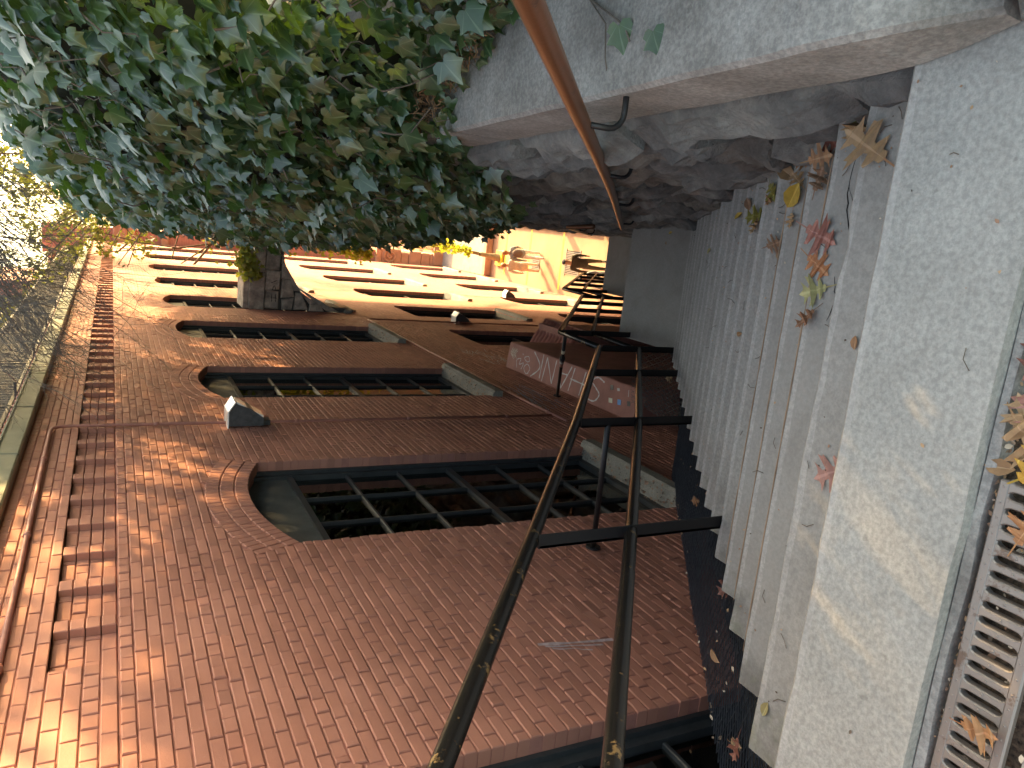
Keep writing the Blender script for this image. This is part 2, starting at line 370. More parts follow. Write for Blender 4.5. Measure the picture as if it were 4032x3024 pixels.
# raised earth under the shrubs
g = MB()
for a, b in ((5.2, 7.46), (7.46, 12.1), (12.1, 16.6)):
    xa, xb = max(wallX(a), 0.1)+0.75, max(wallX(b), 0.1)+0.75
    vs_ = [(xa, a, -1.63), (7, a, -1.63), (7, b, -1.63), (xb, b, -1.63), (xa+0.25, a, 0.1), (7, a, 0.5), (7, b, 0.5), (xb+0.25, b, 0.1)]
    g.add(vs_, [(4, 5, 6, 7), (0, 4, 7, 3), (1, 2, 6, 5), (0, 1, 5, 4), (3, 7, 6, 2)])
struct(g.build('planting_bed', 'earth'))
for yy, x0, x1 in ((24.7, -2.15, -0.03), (27.2, -2.25, 0.0), (29.3, -2.05, -0.3)):
    g = MB(); g.box(x0, x1, yy-0.05, yy+0.06, ZG, ZG+0.004); struct(g.build('painted_line', 'yellow_paint'))
g = MB(); g.box(0.02, 0.35, 22.3, 34, ZG, ZG+0.14); struct(g.build('kerb', 'concrete_coping'))

# ------------------------------------------------------------------ staircase
def make_step(k, y1, y0, z, mat, parent, name='step', depth=0.34, seg=22, moss=0):
    m = MB(); xl, xr = leftX(y1), wallX(y1)+0.05
    c = 0.014
    rows = []
    for i in range(seg+1):
        u = i/seg; x = xl+(xr-xl)*u
        j = nz(x*6, k*3.1, 1.7)*0.006+nz(x*25, k*5.3, 9.1)*0.0025
        chip = max(0, nz(x*7+k*13.7, k*7.7, 4.4)-0.55)*0.05
        jz = nz(x*3, k*2.2, 8.8)*0.003
        yb_ = y0+(nz(x*9, 6.6)*0.007+nz(x*30, 2.6)*0.003 if y0 == 0.915 else 0)
        rows.append([(x, yb_, z-depth), (x, yb_, z+jz*0.3), (x, y1-c-0.020-0.006*nz(x*11, k, 3.1), z+jz*0.8), (x, y1-c-chip+j, z+jz), (x, y1+j-chip*0.6, z-c+jz-chip*0.3), (x, y1+j*0.6, z-depth)])
    n = 6
    vs_ = [p for r_ in rows for p in r_]; fs_ = []
    for i in range(seg):
        for q in range(n-1): fs_.append((i*n+q, (i+1)*n+q, (i+1)*n+q+1, i*n+q+1))
    fs_ += [tuple(range(n)), tuple(seg*n+q for q in range(n))[::-1]]
    m.add(vs_, fs_)
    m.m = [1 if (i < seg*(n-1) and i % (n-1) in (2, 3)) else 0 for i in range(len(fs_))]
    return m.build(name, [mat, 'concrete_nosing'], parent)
def flight(n, ystart, zstart, label, group, first=0):
    root = empty('concrete_staircase', (-0.5, ystart, zstart))
    tag(root, label, 'staircase')
    par = Matrix.Translation((-0.5, ystart, zstart)).inverted()
    for k in range(first, n):
        y1 = ystart+k*RUN; z = zstart-k*RISE
        smooth = (k in (2, 3, 4) and first == 0)
        o = make_step(k+first*7, y1, y1-RUN-0.06 if k or first else 0.915, z, 'concrete_slab' if (k == 0 and first == 0) else ('concrete_smooth' if smooth else 'concrete_step'), None)
        o.parent = root; o.matrix_parent_inverse = par
        if smooth:
            m = MB(); xs = [leftX(y1)+0.12+(wallX(y1)-leftX(y1)-0.25)*i/18 for i in range(19)]
            pts = [(x, y1-0.0095+nz(x*3, k)*0.002, z+0.0005) for x in xs]
            m.tube(pts, [0.0034*(0.4+0.6*abs(math.sin(i*1.3+k))) if 0 < i < 18 else 0.001 for i in range(19)], 5)
            q = m.build('stain', 'stain_line', o); q.matrix_parent_inverse = Matrix.Identity(4)
    return root, par
def crack(pts, w, z, root, par):
    m = MB(); P = []
    for i in range(len(pts)-1):
        for q in range(5):
            t = q/5; P.append(Vector((pts[i][0]+(pts[i+1][0]-pts[i][0])*t+random.uniform(-.004, .004), pts[i][1]+(pts[i+1][1]-pts[i][1])*t+random.uniform(-.004, .004), z+0.0015)))
    m.tube(P, [max(0.0006, w*random.uniform(.5, 1)*math.sin(math.pi*(i+.5)/len(P))) for i in range(len(P))], 4)
    o = m.build('crack', 'dark_void', root); o.matrix_parent_inverse = par
st1, par1 = flight(21, Y0, Z0, 'upper concrete flight of steps dropping from the iron drain grate', None)
for pts, w in (([(0.33, 1.66), (0.22, 1.67), (0.10, 1.645), (0.04, 1.61), (-0.02, 1.60)], 0.0028), ([(0.22, 1.67), (0.14, 1.62), (0.07, 1.58)], 0.0018), ([(-0.05, 1.655), (-0.12, 1.64), (-0.2, 1.66)], 0.0022)):
    crack(pts, w, Z0-2*RISE, st1, par1)
def landing(root, par, ya, yb, z):
    m = MB(); n = 14; rows = []
    for i in range(n+1):
        u = i/n
        xl = leftX(yb)*1.0; x = xl+(wallX(yb)+0.06-xl)*u
        j = nz(x*5, z)*0.006
        rows.append([(x, ya, z-0.4), (x, ya, z), (x, yb-0.012+j, z), (x, yb+j, z-0.012), (x, yb+j, z-0.4)])
    vs_ = [p for r_ in rows for p in r_]
    fs_ = [(i*5+q, (i+1)*5+q, (i+1)*5+q+1, i*5+q+1) for i in range(n) for q in range(4)]+[tuple(range(5)), tuple(n*5+q for q in range(5))[::-1]]
    m.add(vs_, fs_)
    o = m.build('landing', 'concrete_smooth', root); o.matrix_parent_inverse = par
ZL1 = Z0-21*RISE; YL1 = 7.46
landing(st1, par1, Y0+20*RUN-0.05, YL1, ZL1)
st2, par2 = flight(16, YL1, ZL1, 'middle concrete flight of steps below the upper landing', None, 1)
ZL2 = ZL1-16*RISE; YL2 = 12.14
landing(st2, par2, YL1+15*RUN-0.05, YL2, ZL2)
nl = round((ZL2-ZG)/RISE)
st3, par3 = flight(nl, YL2, ZL2, 'lowest concrete flight of steps reaching the sunny street', None, 1)

# ------------------------------------------------------------------ drain at the head of the stairs
m = MB()
for i in range(60):
    x0 = -2.2+i*0.05
    j = [nz((x0+d)*7, 3.3)*0.008 for d in (0, 0.05)]
    z_ = [-1.632+nz((x0+d)*4, 9)*0.006 for d in (0, 0.05)]
    m.add([(x0, 0.913, z_[0]), (x0+0.05, 0.913, z_[1]), (x0+0.05, 0.895+j[1], z_[1]-0.006), (x0, 0.895+j[0], z_[0]-0.006), (x0, 0.89+j[0], -1.70), (x0+0.05, 0.89+j[1], -1.70)], [(0, 1, 2, 3), (3, 2, 5, 4)])
struct(m.build('kerb', 'concrete_coping'))
m = MB(); nx = 90
vs_ = []
for i in range(nx+1):
    for jj in range(9):
        x = -2.2+3.0*i/nx; y = 0.705+0.195*jj/8
        vs_.append((x, y, -1.676+nz(x*30, y*30)*0.009+nz(x*9, y*9, 5)*0.008))
m.add(vs_, [(i*9+q, (i+1)*9+q, (i+1)*9+q+1, i*9+q+1) for i in range(nx) for q in range(8)])
o = m.build('leaf_litter', 'debris'); o['kind'] = 'stuff'
gr = empty('drain_grate', (-1.2, 0.81, -1.66)); tag(gr, 'cast iron drain grate with long rounded slots at the head of the stairs', 'grate')
pg = Matrix.Translation((-1.2, 0.81, -1.66)).inverted()
gx0, gx1, gz = -2.1, -0.405, -1.634
for a, b in ((0.742, 0.766), (0.855, 0.879)):
    m = MB(); m.bbox(gx0, gx1, a, b, gz-0.02, gz, 0.004); o = m.build('side_rail', 'grate_iron', gr); o.matrix_parent_inverse = pg
PITCHG = 0.0345
bar = MB()
w2 = 0.0088
vs_ = []
prof = []
for s_ in (0, 1):                               # bar with flared ends so the slots have round corners
    pass
ysb = [-0.0465, -0.043, -0.037, -0.03, 0.03, 0.037, 0.043, 0.0465]
wd_ = [0.0165, 0.0125, 0.0095, w2, w2, 0.0095, 0.0125, 0.0165]
for y, w_ in zip(ysb, wd_):
    vs_ += [(-w_, y, -0.02), (-w_, y, -0.003), (-w_+0.003, y, 0), (w_-0.003, y, 0), (w_, y, -0.003), (w_, y, -0.02)]
bar.add(vs_, [(i*6+q, i*6+q+1, (i+1)*6+q+1, (i+1)*6+q) for i in range(7) for q in range(5)])
bme = None
nb = int((gx1-gx0)/PITCHG)
for i in range(nb+1):
    x = gx1-0.012-i*PITCHG
    if bme is None:
        o = bar.build('bar', 'grate_iron', gr); bme = o.data
        o.matrix_parent_inverse = pg; o.location = (x, 0.8105, gz-0.001)
    else:
        o = bpy.data.objects.new('bar', bme); C.objects.link(o); o.parent = gr; o.matrix_parent_inverse = pg; o.location = (x, 0.8105, gz-0.001)
m = MB()
for i in range(nb+1):
    x = gx1-0.012-i*PITCHG
    for y in (0.754, 0.8105, 0.867): m.lathe([(0.0032, 0), (0.0028, 0.0015), (0.0012, 0.0026)], (x+random.uniform(-.002, .002), y, gz-0.0012), 6)
o = m.build('stud', 'grate_iron', gr); o.matrix_parent_inverse = pg; o['kind'] = 'stuff'

# ------------------------------------------------------------------ brick building
XW = -2.3
bld = empty('brick_building', (XW, 10, ZG)); tag(bld, 'long painted red brick building with rows of tall arched windows beside the stairs', 'building')
pb = Matrix.Translation((XW, 10, ZG)).inverted()
def part(mb, name, mats, parent=None, smooth=False, stuff=False):
    o = mb.build(name, mats, parent or bld, smooth, stuff)
    if parent is None: o.matrix_parent_inverse = pb
    else: o.matrix_parent_inverse = Matrix.Identity(4)
    return o
COLS = [1.78, 5.92, 10.08, 14.1, 17.75, 21.45, 25.2, 29.0, 32.8]
HW, RISEA, RA = 0.88, 0.19, 2.13
ROWS = [(-1.16, -4.6), (-6.36, -9.2), (-11.16, -13.7)]
WIN = []
for ri, (sp, sill) in enumerate(ROWS):
    for ci, yc in enumerate(COLS):
        if ri == 1 and ci < 3: continue
        if ri == 2 and ci < 4: continue
        WIN.append((ri, ci, yc, sp, sill))
def arch_pts(yc, sp, n=14, g=0.0):
    z0 = sp+RISEA-RA; a = math.asin(HW/RA); RA_ = RA+g*1.1
    return [(yc+RA_*math.sin(-a+2*a*i/n), z0+RA_*math.cos(-a+2*a*i/n)) for i in range(n+1)]
YB = 18.75                    # bricks are laid one by one up to here
GZ0, GZ1, CZ0, CZ1 = 0.66, 0.84, -0.03, 0.275
core = MB()
def poly(xp, outer, holes, mi):
    pl = [[Vector((p[0], p[1], 0)) for p in outer]]+[[Vector((p[0], p[1], 0)) for p in h] for h in holes]
    flat = [p for l in pl for p in l]
    core.add([(xp, p.x, p.y) for p in flat], tessellate_polygon(pl), mi)
edges = [-1.0]+[(a+b)/2 for a, b in zip(COLS, COLS[1:])]+[35.2]
bands = [CZ0, -5.4, -10.2, ZG]
for ci, yc in enumerate(COLS):
    for ri in range(3):
        y0, y1 = edges[ci], edges[ci+1]; z1, z0 = bands[ri], bands[ri+1]
        near = (y1+y0)/2 < YB-1.0
        xp = XW-0.009 if near else XW
        w = [q for q in WIN if q[0] == ri and q[1] == ci]
        hole = []
        if w:
            _, _, yc_, sp, sill = w[0]
            g_ = 0.008; hole = [[(yc_-HW-g_, sill-g_)]+arch_pts(yc_, sp, 14, g_)+[(yc_+HW+g_, sill-g_)]]
        poly(xp, [(y0, z0), (y1, z0), (y1, z1), (y0, z1)], hole, 0 if near else 1)
        if w:                 # reveal
            h = hole[0]
            n = len(h)
            vs_ = [(xp, a, b) for a, b in h]+[(XW-0.42, a, b) for a, b in h]
            core.add(vs_, [(i, (i+1) % n, n+(i+1) % n, n+i) for i in range(n)], 0 if near else 1)
poly(XW-0.060, [(3.7, CZ0), (35.2, CZ0), (35.2, CZ1), (3.7, CZ1)], [], 0)
poly(XW-0.009, [(-1, CZ0), (3.852, CZ0), (3.852, CZ1), (-1, CZ1)], [], 0)
for z_, d in ((CZ0, 1), (CZ1, -1)):
    core.add([(XW-0.009, 3.852, z_), (XW-0.009, 35.2, z_), (XW-0.060, 35.2, z_), (XW-0.060, 3.852, z_)], [(0, 1, 2, 3)], 0)
core.add([(XW-0.009, 3.852, CZ0), (XW-0.060, 3.852, CZ0), (XW-0.060, 3.852, CZ1), (XW-0.009, 3.852, CZ1)], [(0, 1, 2, 3)], 0)
poly(XW-0.009, [(-1, CZ1), (35.2, CZ1), (35.2, GZ0+0.1), (-1, GZ0+0.1)], [], 0)
core.add([(XW-0.009, -1, ZG), (-12, -1, ZG), (-12, -1, GZ0), (XW-0.009, -1, GZ0)], [(0, 1, 2, 3)], 1)
core.add([(XW, 35.2, ZG), (-12, 35.2, ZG), (-12, 35.2, GZ0), (XW, 35.2, GZ0)], [(3, 2, 1, 0)], 1)
part(core, 'wall', ['mortar', 'brick_far'])

# --- brick laying
CH = 0.0677; BL = 0.2125; J = 0.0075
bricks = []                    # (y0,y1,z0,z1,xfront)
def half_block(zc, sp, sill):
    if sill-0.02 < zc <= sp: return HW
    z0 = sp+RISEA-RA; Ro = RA+0.335; a = math.asin(HW/RA)
    ze = z0+Ro*math.cos(a); we = Ro*math.sin(a)
    if sp < zc <= ze: return HW+(we-HW)*(zc-sp)/(ze-sp)
    if ze < zc < z0+Ro: return math.sqrt(Ro*Ro-(zc-z0)**2)
    return 0
def lay(zlo, zhi, ya, yb, xf, wins, start=0):
    n = int(round((zhi-zlo)/CH)); h = (zhi-zlo)/n
    for i in range(n):
        za = zlo+i*h; zb = za+h-J; zc = (za+zb)/2
        row = i+start
        header = row % 6 == 2
        L = 0.1065 if header else BL
        off = (row*0.5 % 1)*BL+random.uniform(-0.02, 0.02)+(0.05 if header else 0)
        blocked = []
        for (_, _, yc, sp, sill) in wins:
            hb = half_block(zc, sp, sill)
            if hb: blocked.append((yc-hb, yc+hb))
        y = ya-off-BL
        while y < yb:
            Lr = L*random.uniform(0.985, 1.015)
            s, e = y, y+Lr-J; y += Lr
            segs = [(s, e)]
            for a, b in blocked:
                ns = []
                for s_, e_ in segs:
                    if e_ <= a or s_ >= b: ns.append((s_, e_)); continue
                    if s_ < a: ns.append((s_, a-(0 if e_ > a else 0)))
                    if e_ > b: ns.append((b, e_))
                segs = ns
            for s_, e_ in segs:
                s_, e_ = max(s_, ya), min(e_, yb)
                if e_-s_ > 0.02: bricks.append((s_, e_, za, zb, xf))
lay(-5.4-0.9, CZ0, 0.0, YB, XW, [w for w in WIN if w[0] == 0])
lay(CZ1, GZ0+0.06, 0.0, YB, XW, [], 3)
lay(CZ0+0.005, CZ1, 0.0, 3.85, XW, [], 1)
lay(CZ0+0.006, CZ1, 3.857, 4.214, XW-0.046, [], 0)
lay(-9.6, -5.4-0.9, 7.3, YB, XW, [w for w in WIN if w[0] == 1], 4)
# dentil course: brackets between recessed panels
yk = 4.218
while yk < YB+16:
    if yk < YB:
        for q in range(4):
            zz = CZ0+0.008+q*(CZ1-CZ0-0.008)/4
            bricks.append((yk, yk+0.112, zz, zz+0.068, XW))
        lay(CZ0+0.006, CZ1, yk+0.116, yk+0.474, XW-0.046, [], 0)
    else:
        bricks.append((yk, yk+0.112, CZ0, CZ1, XW))
    yk += 0.4765 if yk < YB else 0.455
def brick_geo(mb, y0, y1, z0, z1, xf, d=0.112):
    c = 0.0045; j = random.choice((1, 1, 1, 1.9))*random.uniform(-0.0024, 0.0024); a = random.uniform(-0.0024, 0.0024); b = random.uniform(-0.0015, 0.0015)
    x = xf+j
    vs_ = [(x+a+b, y0+c, z0+c), (x-a+b, y1-c, z0+c), (x-a-b, y1-c, z1-c), (x+a-b, y0+c, z1-c),
           (x-c, y0, z0), (x-c, y1, z0), (x-c, y1, z1), (x-c, y0, z1),
           (x-d, y0, z0), (x-d, y1, z0), (x-d, y1, z1), (x-d, y0, z1)]
    mb.add(vs_, [(0, 1, 2, 3), (4, 5, 1, 0), (5, 6, 2, 1), (6, 7, 3, 2), (7, 4, 0, 3), (8, 9, 5, 4), (9, 10, 6, 5), (10, 11, 7, 6), (11, 8, 4, 7)])
def px_area(b):
    P = Vector((XW, (b[0]+b[1])/2, (b[2]+b[3])/2)); d = P.dot(F)
    if d < 0.2: return 0
    a, bb = P.dot(RT)/d, P.dot(UP)/d
    if abs(a) > 0.50 or abs(bb) > 0.667: return 0
    return (b[1]-b[0])*(b[3]-b[2])*(2.3/P.length)/d**2
bricks.sort(key=px_area, reverse=True)
rest = MB()
for i, b in enumerate(bricks):
    if i < 300:
        mb = MB(); yc, zc = (b[0]+b[1])/2, (b[2]+b[3])/2
        brick_geo(mb, b[0], b[1], b[2], b[3], b[4]); part(mb, 'brick', 'painted_brick')
    else: brick_geo(rest, *b)
part(rest, 'brickwork', 'painted_brick', stuff=True)
# arch rings: three rowlock courses
ringrest = MB()
for w in WIN:
    ri, ci, yc, sp, sill = w
    if yc > YB: continue
    z0 = sp+RISEA-RA; a = math.asin(HW/RA)
    for r_ in range(3):
        ra, rb = RA+0.112*r_, RA+0.112*r_+0.103
        n = int(2*a*ra/0.068)
        for i in range(n):
            t0 = -a+2*a*i/n; t1 = -a+2*a*(i+1)/n-0.008/ra
            mb = MB() if (ri == 0 and ci == 1) else ringrest
            x = XW+random.uniform(-0.001, 0.003); c = 0.005
            P = [(rr*math.sin(t), rr*math.cos(t)) for rr, t in ((ra, t0), (ra, t1), (rb, t1), (rb, t0))]
            cx_, cz_ = sum(p[0] for p in P)/4, sum(p[1] for p in P)/4
            I = []
            for px_, pz_ in P:
                dx_, dz_ = cx_-px_, cz_-pz_; l = math.hypot(dx_, dz_); I.append((px_+dx_/l*c*1.3, pz_+dz_/l*c*1.3))
            vs_ = [(x, yc+p, z0+q) for p, q in I]+[(x-c, yc+p, z0+q) for p, q in P]+[(x-0.105, yc+p, z0+q) for p, q in P]
            mb.add(vs_, [(0, 1, 2, 3)]+[(4+i_, 4+(i_+1) % 4, (i_+1) % 4, i_) for i_ in range(4)]+[(8+i_, 8+(i_+1) % 4, 4+(i_+1) % 4, 4+i_) for i_ in range(4)])
            if mb is not ringrest: part(mb, 'arch_brick', 'painted_brick')
part(ringrest, 'arch_brickwork', 'painted_brick', stuff=True)

# --- windows
for w in WIN:
    ri, ci, yc, sp, sill = w
    XF = XW-0.118
    det = ri == 0 and ci <= 4
    f = MB()
    ap = arch_pts(yc, sp)
    fw = 0.085
    for s in (-1, 1): f.box(XF-0.12, XF, yc+s*HW-(fw if s > 0 else 0), yc+s*HW+(fw if s < 0 else 0), sill, sp+0.05)
    f.box(XF-0.12, XF, yc-HW+fw, yc+HW-fw, sill, sill+0.09)
    hd = sp-0.24
    f.box(XF-0.11, XF-0.005, yc-HW+fw, yc+HW-fw, hd-0.05, hd)
    zm = (sill+0.09+hd-0.05)/2
    f.box(XF-0.10, XF-0.012, yc-HW+fw, yc+HW-fw, zm-0.03, zm+0.03)
    # stepped outer moulding
    for s in (-1, 1): f.box(XF, XF+0.03, yc+s*HW-(0.03 if s > 0 else 0), yc+s*HW+(0.03 if s < 0 else 0), sill, sp+0.05)
    fo = part(f, 'window', 'window_frame')
    hp = MB(); hp.v = []; pts = [(yc-HW, hd)]+ap+[(yc+HW, hd)]
    hp.add([(XF-0.03, a, b) for a, b in pts]+[(XF-0.08, a, b) for a, b in pts], [tuple(range(len(pts))), tuple(range(len(pts), 2*len(pts)))[::-1]])
    part(hp, 'head_panel', 'blind_grey', fo)
    yi0, yi1 = yc-HW+fw, yc+HW-fw
    if det:
        for s in (1, 2):
            m = MB(); yy = yi0+(yi1-yi0)*s/3; m.bbox(XF-0.07, XF-0.015, yy-0.014, yy+0.014, sill+0.09, hd-0.05, 0.006); part(m, 'muntin', 'window_frame', fo)
        zs = [sill+0.09, zm-0.03, zm+0.03, hd-0.05]
        for a, b in ((zs[0], zs[1]), (zs[2], zs[3])):
            for s in (1, 2):
                m = MB(); zz = a+(b-a)*s/3; m.bbox(XF-0.068, XF-0.016, yi0, yi1, zz-0.014, zz+0.014, 0.006); part(m, 'muntin', 'window_frame', fo)
            for s in range(3):
                for q in range(3):
                    m = MB(); m.box(XF-0.048, XF-0.044, yi0+(yi1-yi0)*s/3+0.012, yi0+(yi1-yi0)*(s+1)/3-0.012, a+(b-a)*q/3+0.012, a+(b-a)*(q+1)/3-0.012)
                    part(m, 'pane', 'window_glass', fo)
    else:
        m = MB(); m.box(XF-0.048, XF-0.044, yi0, yi1, sill+0.09, hd-0.05); part(m, 'pane', 'window_glass', fo)
        if ri == 0:
            for s in range(1, 6):
                zz = sill+0.09+(hd-sill-0.14)*s/6; m = MB(); m.box(XF-0.06, XF-0.005, yi0, yi1, zz-0.018, zz+0.018); part(m, 'muntin', 'window_frame', fo)
    # stone sill, weathered
    m = MB(); n = 24; rows = []
    for i in range(n+1):
        y = yc-HW-0.06+(2*HW+0.12)*i/n
        t = nz(y*4, ri*3.3)*0.008; t2 = nz(y*11, 2.2)*0.006
        rows.append([(XW-0.18, y, sill-0.16), (XW-0.18, y, sill+0.025+t), (XW+0.045, y, sill-0.015+t2), (XW+0.075+t, y, sill-0.04+t2), (XW+0.075+t, y, sill-0.16), ])
    m.add([p for r_ in rows for p in r_], [(i*5+q, i*5+q+1, (i+1)*5+q+1, (i+1)*5+q) for i in range(n) for q in range(4)]+[tuple(range(5))[::-1], tuple(n*5+q for q in range(5)), ]+[(i*5+4, i*5, (i+1)*5, (i+1)*5+4) for i in range(n)])
    part(m, 'sill', 'sill_stone', fo)
    # room behind the glass
    m = MB(); a, b, c, d = yc-HW-0.3, yc+HW+0.3, sill-0.2, sp+0.4; x0, x1 = XW-2.4, XW-0.43
    m.add([(x0, a, c), (x0, b, c), (x0, b, d), (x0, a, d), (x1, a, c), (x1, b, c), (x1, b, d), (x1, a, d)], [(0, 1, 2, 3), (0, 4, 5, 1), (3, 2, 6, 7), (0, 3, 7, 4), (1, 5, 6, 2)])
    part(m, 'room', 'interior', fo)
    if det:
        m = MB()
        for q in range(26):
            zz = hd-0.1-q*0.06
            m.box(XW-0.75, XW-0.72, a+0.1, b-0.1, zz, zz+0.035)
        part(m, 'blind', 'blind_grey', fo)
        m = MB()
        for q in range(9):
            yy = random.uniform(a+0.2, b-0.2); zz = random.uniform(sill, sill+2.2); s = random.uniform(0.12, 0.35)
            m.box(XW-1.0, XW-0.8, yy, yy+s, zz, zz+s*0.8)
        part(m, 'furniture', 'interior_wood', fo)

# --- gutter, roof, picket fence on the roof edge
for i in range(24):
    y0 = -0.5+i*1.5; m = MB()
    m.bbox(XW-0.02, XW+0.10, y0, y0+1.488, GZ0, GZ1, 0.012)
    m.box(XW+0.1, XW+0.112, y0, y0+1.488, GZ1-0.02, GZ1-0.004)
    part(m, 'gutter', 'gutter_metal')
m = MB(); n = 200
xs = [XW-0.02, XW-0.6, XW-1.6, XW-3.4]; zs = [0.87, 1.02, 1.28, 1.7]
vs_ = []
for i in range(n*4+1):
    y = -1+36.0*i/(n*4)
    wv = 0.028*abs(math.sin(math.pi*(y)/0.18))
    for x, z in zip(xs, zs): vs_.append((x, y, z+wv))
m.add(vs_, [(i*4+q, i*4+q+1, (i+1)*4+q+1, (i+1)*4+q) for i in range(n*4) for q in range(3)])
part(m, 'roof', 'roof_tile')
fn = empty('picket_fence', (XW-0.3, 4, 1.0)); tag(fn, 'dark steel picket fence along the roof edge above the gutter', 'fence')
pf = Matrix.Translation((XW-0.3, 4, 1.0)).inverted()
XFN = XW-0.3
for z in (1.03, 1.62):
    m = MB(); m.box(XFN-0.02, XFN+0.02, 4.0, 34.5, z-0.018, z+0.018); o = m.build('rail', 'black_steel', fn); o.matrix_parent_inverse = pf
pk = None; farp = MB(); y = 4.0; i = 0
while y < 34.5:
    if y < 26:
        if pk is None:
            mb = MB(); mb.box(-0.009, 0.009, -0.009, 0.009, 0.98, 1.66); o = mb.build('picket', 'black_steel', fn); pk = o.data
        else:
            o = bpy.data.objects.new('picket', pk); C.objects.link(o); o.parent = fn
        o.matrix_parent_inverse = pf; o.location = (XFN, y, 0)
    else: farp.box(XFN-0.009, XFN+0.009, y-0.009, y+0.009, 0.98, 1.66)
    y += 0.085; i += 1
o = farp.build('far_picket', 'black_steel', fn); o.matrix_parent_inverse = pf; o['kind'] = 'stuff'
y = 5.2
while y < 34:
    m = MB(); m.box(XFN-0.02, XFN+0.02, y-0.02, y+0.02, 0.86, 1.66); o = m.build('post', 'black_steel', fn); o.matrix_parent_inverse = pf
    m = MB(); m.box(XFN, XW+0.0, y-0.01, y+0.01, 0.95, 0.975); o = m.build('stay', 'black_steel', fn); o.matrix_parent_inverse = pf
    y += 2.4

# --- conduits
def conduit(pts, label, rad=0.016):
    m = MB(); m.tube(pts, rad, 8)
    o = m.build('conduit', 'conduit_paint', None, True)
    for i in range(0, len(pts)-1):
        a, b = Vector(pts[i]), Vector(pts[i+1]); L = (b-a).length
        if L < 0.8: continue
        k = int(L/1.6)+1
        for q in range(k):
            p = a.lerp(b, (q+0.5)/k); d = (b-a).normalized()*0.022
            mm = MB(); mm.tube([p-d, p+d], rad*1.45, 8); c_ = mm.build('coupling', 'conduit_paint', o, True)
    tag(o, label, 'conduit'); return o
xc = XW+0.026
conduit([(xc, 1.5, 0.46), (xc, 7.85, 0.5), (xc, 7.96, 0.485), (xc, 8.02, 0.43), (xc, 8.03, 0.34), (xc, 8.03, -1.12), (xc, 8.03, -4.9)], 'painted conduit bending down past the large flood lamp')
conduit([(xc+0.01, 7.75, -4.95), (xc+0.01, 8.6, -4.9), (xc+0.01, 15.75, -4.82), (xc+0.01, 15.85, -4.9), (xc+0.01, 15.85, -9.0)], 'painted conduit running level under the window sills')

# --- flood lights
def flood(y, z, s, label):
    root = empty('flood_light', (XW, y, z)); tag(root, label, 'wall lamp', 'flood lamps fixed to the brick wall')
    M = Matrix.Translation((XW, y, z)).inverted()
    m = MB()
    # wedge housing: deep at top, sloping lens below
    p = [(0.02, 0.17), (0.16, 0.17), (0.25, 0.10), (0.20, -0.04), (0.10, -0.17), (0.02, -0.17)]
    w = 0.13
    vs_ = [(XW+a*s, y+sg*w*s, z+b*s) for sg in (-1, 1) for a, b in p]
    m.add(vs_, [tuple(range(6)), tuple(range(6, 12))[::-1]]+[(i, 6+i, 6+(i+1) % 6, (i+1) % 6) for i in range(6)])
    o = m.build('housing', 'light_housing', root); o.matrix_parent_inverse = M
    m = MB()
    a0, a1 = Vector((0.255*s, 0, 0.10*s)), Vector((0.108*s, 0, -0.165*s))
    nrm = Vector((0.88, 0, -0.47)).normalized()*0.014*s
    vs_ = []
    for off in (Vector((0, 0, 0)), nrm):
        for sg in (-1, 1):
            for a in (a0, a1): vs_.append((XW+a.x+off.x, y+sg*w*0.9*s, z+a.z+off.z))
    m.add(vs_, [(4, 5, 7, 6), (0, 4, 6, 2), (1, 3, 7, 5), (0, 1, 5, 4), (2, 6, 7, 3)])
    o = m.build('lens', 'light_lens', root); o.matrix_parent_inverse = M
    m = MB(); m.bbox(XW+0.005, XW+0.06*s, y-0.06*s, y+0.06*s, z-0.25*s, z-0.12*s, 0.006); o = m.build('junction_box', 'light_housing', root); o.matrix_parent_inverse = M
    m = MB()
    m.add([(XW+0.0*s, y-0.14*s, z+0.172*s), (XW+0.17*s, y-0.14*s, z+0.172*s), (XW+0.27*s, y-0.14*s, z+0.108*s), (XW+0.0*s, y+0.14*s, z+0.172*s), (XW+0.17*s, y+0.14*s, z+0.172*s), (XW+0.27*s, y+0.14*s, z+0.108*s),
           (XW+0.0*s, y-0.14*s, z+0.184*s), (XW+0.17*s, y-0.14*s, z+0.184*s), (XW+0.275*s, y-0.14*s, z+0.118*s), (XW+0.0*s, y+0.14*s, z+0.184*s), (XW+0.17*s, y+0.14*s, z+0.184*s), (XW+0.275*s, y+0.14*s, z+0.118*s)],
          [(6, 7, 10, 9), (7, 8, 11, 10), (0, 3, 4, 1), (1, 4, 5, 2), (2, 5, 11, 8), (0, 1, 7, 6), (1, 2, 8, 7), (3, 9, 10, 4), (4, 10, 11, 5)])
    o = m.build('hood', 'light_lens', root); o.matrix_parent_inverse = M
flood(8.03, -1.22, 1.0, 'large flood lamp with pale lens between the first two upper windows')
flood(16.0, -7.05, 0.95, 'flood lamp on the shaded wall at the end of the level conduit')
flood(22.2, -11.4, 0.9, 'sunlit flood lamp low on the bright far wall')

